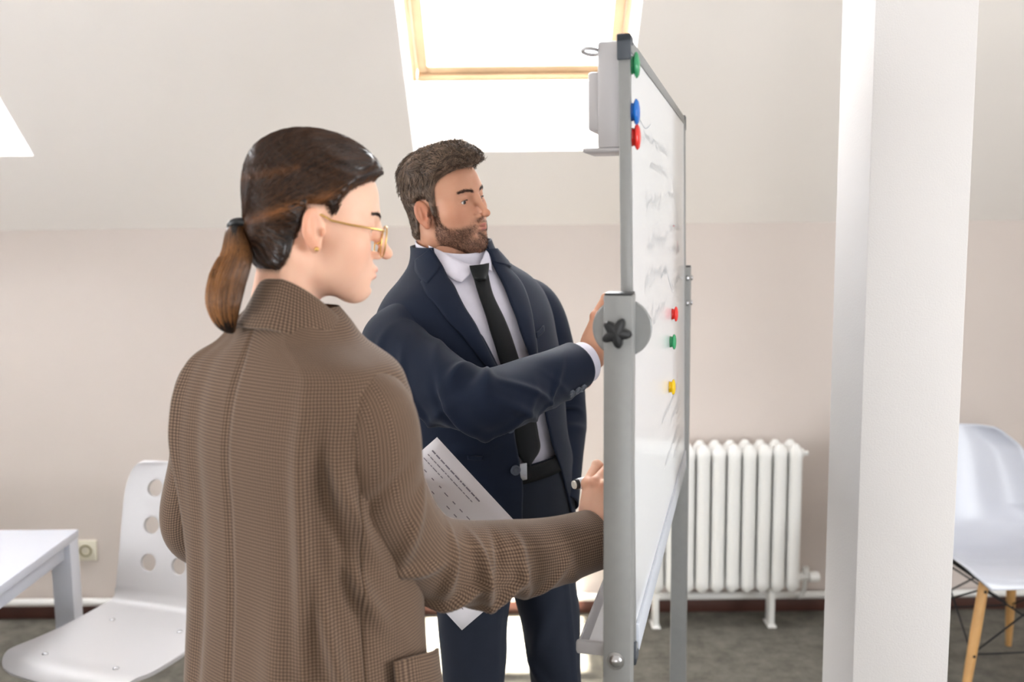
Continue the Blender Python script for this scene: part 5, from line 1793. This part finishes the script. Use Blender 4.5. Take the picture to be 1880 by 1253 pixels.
# turned collar round the neck
ct = np.linspace(PI * 0.32, PI * 1.68, 90); prof = [(0.060, 1.455), (0.054, 1.482), (0.051, 1.496), (0.053, 1.501), (0.058, 1.499), (0.066, 1.482), (0.079, 1.460), (0.092, 1.441)]
R_ = []
cc = np.array((*wc(1.48), 0)) + coat_w.f * 0.004 + np.array((0.008, 0, 0))
for (r, z) in prof:
    q = np.stack([np.sin(ct) * r * 1.06, np.cos(ct) * r * 0.98, 0 * ct + z], 1)
    fwd = np.clip(np.cos(ct), -1, 1)
    q[:, 2] -= 0.048 * np.clip(np.cos(ct) + 0.95, 0, 2)
    R_.append(cc + q[:, :1] * coat_w.rt + q[:, 1:2] * coat_w.f + np.array((0, 0, 1)) * q[:, 2:])
R_ = np.array(R_)
m_ = len(ct)
l = np.cumsum([0] + [math.dist(prof[i], prof[i + 1]) for i in range(len(prof) - 1)])
uvc = np.stack(np.broadcast_arrays((ct * 0.075)[None, :], l[:, None]), -1).reshape(-1, 2)
col = mesh('collar', R_.reshape(-1, 3), np.array([(i * m_ + k, i * m_ + k + 1, (i + 1) * m_ + k + 1, (i + 1) * m_ + k) for i in range(len(prof) - 1) for k in range(m_ - 1)]), TWEED, blazer, True, uvc)
md = col.modifiers.new('sub', 'SUBSURF'); md.levels = 1; md.render_levels = 2
md = col.modifiers.new('thick', 'SOLIDIFY'); md.thickness = 0.004; md.offset = 0
# pocket flap on the right hip
zf = np.linspace(0.90, 1.005, 12); tf = np.linspace(0.30 * PI, 0.52 * PI, 20)
TF, ZF = np.meshgrid(tf, zf)
P = coat_w.pt(TF, ZF + 0.10 * (TF - 0.4 * PI) * 0.4, 0.007 + 0.003 * smooth(1.0 - ZF, 0, 0.1))
flap = mesh('pocket_flap', P.reshape(-1, 3), np.array([(i * 20 + k, i * 20 + k + 1, (i + 1) * 20 + k + 1, (i + 1) * 20 + k) for i in range(11) for k in range(19)]), TWEED, blazer, True, np.stack([TF * 0.168, ZF], -1).reshape(-1, 2))
flap.modifiers.new('thick', 'SOLIDIFY').thickness = 0.005

# head
parts_w = []
HA, HS = math.radians(75), 0.915
HC = at(574, 422, 1.285) - Vector((math.cos(HA), -math.sin(HA), 0)) * (0.075 * HS) + Vector((math.sin(HA), math.cos(HA), 0)) * 0.002
HW = head_matrix(HC, 75, 9, 0, HS)
FW, capW = build_head(woman, parts_w, HW, 'f')
for s in (-1, 1): eye(woman, HW, (s * 0.032, 0.0722, 0.0092), (0.1, 1, -0.45), srgb(70, 50, 36))
HWm = Matrix(HW)


def hp_(p): return HWm @ Vector(p)


# hair tie and ponytail
tiep = hp_((0.004, -0.098, -0.012))
bm = bmesh.new()
dn_ = (at(432, 475, 1.29) - tiep).normalized()
Mt_ = frame_to(tiep, dn_)
pts = [Mt_ @ Vector((0.0135 * math.cos(t), 0.0115 * math.sin(t), 0)) for t in [2 * PI * i / 24 for i in range(25)]]
add_tube(bm, pts, 0.0058, 10, cap=False); tag(bm_obj('hair_tie', bm, MAT['black'], woman, 60), 'black hair tie')
ctrl = [hp_((0.003, -0.082, -0.008)), tiep, at(433, 474, 1.295), at(416, 520, 1.285), at(410, 562, 1.28), at(420, 600, 1.285), at(428, 610, 1.29)]
tail, C2, T2, N2, B2 = sweep('ponytail', ctrl, [(0, .010, .010), (0.16, .011, .011), (0.38, .018, .015), (0.6, .022, .017), (0.8, .020, .015), (0.95, .010, .008), (1, .003, .003)], HAIR_W, woman, (-1, 0, 0.2), 70, 40,
      lambda s, t: 0.0005 * np.sin(t * 17 + s * 5) * smooth(s, 0.1, 0.4), 0)
# strands of the ponytail
ns, ms = 2600, 18
u0 = rng.random(ns) * 2 * PI; rr = np.sqrt(0.85 + 0.3 * rng.random(ns))
rad_ = np.array([(0, .011), (0.16, .0122), (0.38, .0185), (0.6, .0215), (0.8, .0185), (0.95, .009), (1, .003)])
ss = np.linspace(0.04, 1, ms)
SP = np.zeros((ns, ms, 3))
tw = rng.normal(0, 0.25, ns); endv = 0.78 + 0.24 * rng.random(ns)
for j, s in enumerate(ss):
    sj = np.clip(s * endv, 0, 1)
    f = sj * (len(C2) - 1); i0 = np.clip(f.astype(int), 0, len(C2) - 2); fr = (f - i0)[:, None]
    c = C2[i0] * (1 - fr) + C2[i0 + 1] * fr; N_i = N2[i0]; B_i = B2[i0]
    r = cint(sj, rad_[:, 0], rad_[:, 1])
    a = u0 + tw * sj
    SP[:, j] = c + N_i * (np.cos(a) * r * rr * 1.05)[:, None] + B_i * (np.sin(a) * r * rr * 0.8)[:, None]
SV, SQ, rn = strands_mesh(SP, 0.00050)
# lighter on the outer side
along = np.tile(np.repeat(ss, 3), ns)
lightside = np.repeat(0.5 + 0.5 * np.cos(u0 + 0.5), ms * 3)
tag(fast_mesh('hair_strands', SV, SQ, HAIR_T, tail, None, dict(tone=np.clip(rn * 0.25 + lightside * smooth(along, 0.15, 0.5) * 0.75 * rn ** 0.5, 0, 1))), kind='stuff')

# glasses
gl = empty('glasses_anchor'); COL.objects.unlink(gl); bpy.data.objects.remove(gl)
bm = bmesh.new()
for s in (-1, 1):
    pts = []
    for i in range(33):
        t = 2 * PI * i / 32
        x = s * 0.034 + 0.026 * math.copysign(abs(math.cos(t)) ** 0.8, math.cos(t)); z = -0.003 + 0.0225 * math.copysign(abs(math.sin(t)) ** 0.8, math.sin(t))
        pts.append(hp_((x, 0.1045 - 0.10 * (x * s - 0.01) ** 1 * 0.12, z)))
    add_tube(bm, pts, 0.0011, 8, cap=False)
add_tube(bm, [hp_((-0.008, 0.104, 0.006)), hp_((0, 0.1065, 0.009)), hp_((0.008, 0.104, 0.006))], 0.0011, 8)
glasses = bm_obj('glasses', bm, GOLD, None, 60)
tag(glasses, 'thin gold framed glasses worn by the person in brown', 'glasses')
for s in (-1, 1):
    tube('temple', [hp_((s * 0.060, 0.1000, 0.012)), hp_((s * 0.070, 0.092, 0.013)), hp_((s * 0.0735, 0.05, 0.014)), hp_((s * 0.0755, 0.022, 0.016)), hp_((s * 0.0750, 0.008, 0.022)), hp_((s * 0.0720, -0.010, 0.022))], [0.0012, 0.0016, 0.0014, 0.0014, 0.0014, 0.0012], GOLD, glasses, 8)
    V = [hp_((s * 0.034, 0.1035, -0.003))]
    for i in range(32):
        t = 2 * PI * i / 32
        x = s * 0.034 + 0.0255 * math.copysign(abs(math.cos(t)) ** 0.8, math.cos(t)); z = -0.003 + 0.022 * math.copysign(abs(math.sin(t)) ** 0.8, math.sin(t))
        V.append(hp_((x, 0.1045 - 0.012 * (x * s - 0.01), z)))
    mesh('lens', V, [(0, i + 1, (i + 1) % 32 + 1) for i in range(32)], MAT['glass'], glasses)
    tube('nose_pad', [hp_((s * 0.011, 0.1035, -0.004)), hp_((s * 0.0105, 0.0985, -0.008))], 0.0016, GOLD, glasses, 8)
# earring in the lobe
bm = bmesh.new()
e0 = hp_((0.0790, 0.0065, -0.0265))
bmesh.ops.create_uvsphere(bm, u_segments=14, v_segments=10, radius=0.0030, matrix=Matrix.Translation(e0))
er = bm_obj('earring', bm, GOLD, None, 60); tag(er, 'small gold stud in the ear below the glasses arm', 'earring')

# right hand holding the marker
wrw = np.array(cuf + (cuf - elb).normalized() * 0.012) + np.array((-0.0035, 0.006, 0.006))
hd = np.array((0.14, 0.18, 0.97))
MW = hand_matrix(wrw, hd, (-0.62, -0.74, 0.1), True)
parts_w.append(hand_parts(MW, [(42, 60, 34), (52, 64, 36), (58, 66, 38), (62, 66, 40)], [(0.40, 0.70, -0.65), (-0.10, 0.72, -0.8), (-0.35, 0.75, -0.6)], 0.90))
MWL = hand_matrix(np.array(wrL) + np.array((0.012, 0.016, 0.0)), (0.75, 0.45, 0.25), (-0.5, 0.85, 0.1), False)
parts_w.append(hand_parts(MWL, [(30, 40, 20), (34, 42, 22), (38, 44, 24), (42, 46, 26)], [(0.55, 0.70, -0.55), (0.15, 0.75, -0.7), (0, 0.8, -0.6)], 0.90))
BF = Field((-0.60, 1.08, 0.02), (0.20, 1.80, 1.50), 0.0085)
Rm = np.stack([coat_w.rt, coat_w.f, (0, 0, 1)], 1)
for z in np.arange(0.86, 1.35, 0.045):
    q = cint(np.array(z), coat_w.r[:, 0], coat_w.r[:, 1:])
    BF.ell((q[0], q[1], z), (max(q[2] * 0.72, 0.035), max(q[3] * 0.68, 0.03), 0.05), 0.03, 'add', Rm)
nb = np.array(hp_((0, -0.045, -0.17)))
BF.cone((*wc(1.34), 1.34), nb, 0.042, 0.040, 0.02)
BF.chain(list(armW), np.linspace(0.034, 0.022, len(armW)), 0.02)
BF.cone(np.array(cuf) - np.array((cuf - elb).normalized()) * 0.03, wrw - hd * 0.02, 0.022, 0.021, 0.01)
BF.chain([np.array(shL) - (0, 0, 0.01), elbL, wrL], [0.036, 0.031, 0.022], 0.02)
for s in (-1, 1):
    h0 = np.array((*wc(0.9), 0.9)) + coat_w.rt * s * 0.085
    BF.chain([h0, h0 + (0, 0, -0.42), h0 + (0, 0, -0.83)], [0.068, 0.044, 0.030], 0.03)
    sweep('trouser_leg', [h0 + np.array((0, 0, 0.03)), h0 + np.array((0, 0, -0.2)), h0 + np.array((0, 0, -0.45)), h0 + np.array((0, 0, -0.88))], [(0, .088, .090), (0.3, .082, .084), (0.6, .072, .074), (1, .070, .072)], LIN, woman, tuple(coat_w.f), 60, 40, lambda S, T: wavy(S, T, 0.004, 41))
    shoe(woman, (h0[0], h0[1], 0), WH, LEATHER)
V, Q = BF.surface(); parts_w.append((V, Q, np.eye(4), {}))
join_body(woman, parts_w, SKIN_W)
settle(man); settle(woman)
# ------------------------------------------------------------------ things held
def marker(label, rear, tip_, capmat):
    root = empty('marker_pen', rear)
    tag(root, label, 'marker', 'marker pens')
    d = Vector(tip_) - Vector(rear); L = d.length
    M = frame_to((0, 0, 0), d)
    lathe('barrel', [(0, 0.0095), (0.0092, 0.0095), (0.0095, 0.0115), (0.0095, L - 0.035), (0.0075, L - 0.028), (0.005, L - 0.02), (0, L - 0.02)], pmat('marker_barrel', srgb(232, 232, 238), 0.3), root, 24, M)
    lathe('end_ring', [(0, 0.0035), (0.0082, 0.0035), (0.0090, 0.0045), (0.0090, 0.0100), (0, 0.0100)], capmat, root, 24, M)
    lathe('end_plug', [(0, 0), (0.0062, 0), (0.007, 0.001), (0.007, 0.004), (0, 0.004)], pmat('marker_plug', srgb(226, 224, 214), 0.35), root, 24, M)
    lathe('tip', [(0, L - 0.021), (0.0035, L - 0.021), (0.0028, L - 0.004), (0, L)], capmat, root, 16, M)


def board_left(y, z):
    return SM @ Mt @ Vector((-0.0056, y, z))


marker('white marker pen held low at the near edge of the whiteboard', at(1052, 891, 1.598), board_left(0.262, 1.148), MAT['black'])
pm = Vector(MHm[:3, 3]) + Vector(MHm[:3, 0]) * 0.012 + Vector(MHm[:3, 1]) * 0.085 - Vector(MHm[:3, 2]) * 0.042
tipm = board_left(0.70, 1.42)
dirm = (tipm - pm).normalized()
marker('marker pen in the raised hand at the middle of the whiteboard', tipm - dirm * 0.125, tipm, MAT['black'])

# sheet of paper
c_tl, c_tr, c_br = at(778, 762, 1.74), at(982, 983, 1.74), at(848, 1158, 1.74)
ex = (c_tr - c_tl); ey = (c_tr - c_br)
ex.normalize(); ey = (ey - ex * ey.dot(ex)).normalized()
org = c_br                                              # corner nearest the floor: x along the short side, y back along the long side
sx, sy = ey, -ex                                        # short side, long side
nz = sx.cross(sy)
if nz.y > 0: nz = -nz
sheet = empty('paper_sheet', org)
tag(sheet, 'printed white sheet of paper held between the two people', 'paper')
nu, nv = 10, 14
V = []
for j in range(nv + 1):
    for i in range(nu + 1):
        u, v = i / nu, j / nv
        V.append(sx * (0.210 * u) + sy * (0.297 * v) + nz * (0.010 * math.sin(v * 2.2) * (u - 0.5)))
pp = mesh('page', V, [(j * (nu + 1) + i, j * (nu + 1) + i + 1, (j + 1) * (nu + 1) + i + 1, (j + 1) * (nu + 1) + i) for j in range(nv) for i in range(nu)], MAT['paper'], sheet, True)
pp.modifiers.new('thick', 'SOLIDIFY').thickness = 0.0004


def dash(u0, v0, lu, lv, V, F):
    b = len(V)
    for u, v in ((u0, v0), (u0 + lu, v0), (u0 + lu, v0 + lv), (u0, v0 + lv)):
        uu, vv = u / 0.21, v / 0.297
        V.append(sx * u + sy * v + nz * (0.010 * math.sin(vv * 2.2) * (uu - 0.5) + 0.0006))
    F.append((b, b + 1, b + 2, b + 3))


# the print: heading lines by the far long edge and columns of figures (too small to read in the photograph)
r2 = random.Random(5)
VV, FF = [], []
for k, u in enumerate((0.186, 0.176, 0.166)):
    v = 0.285
    while v > (0.17 if k < 2 else 0.24):
        l_ = 0.004 + r2.random() * 0.008
        dash(u, v - l_, 0.0026 if k == 0 else 0.0016, l_, VV, FF); v -= l_ + 0.002
for c in range(13):
    for rw in range(9):
        if r2.random() < 0.12: continue
        dash(0.150 - rw * 0.0155 + r2.random() * 0.002, 0.262 - c * 0.0195, 0.0018, 0.009 * (0.6 + 0.5 * r2.random()), VV, FF)
tag(mesh('print', VV, FF, MAT['ink'], pp), kind='stuff')
VV, FF = [], []
for c, rw in ((5, 6), (6, 5), (4, 7), (7, 6)): dash(0.1525 - rw * 0.0155, 0.262 - c * 0.0195, 0.0018, 0.007, VV, FF)
tag(mesh('red_print', VV, FF, MAT['ink_red'], pp), kind='stuff')
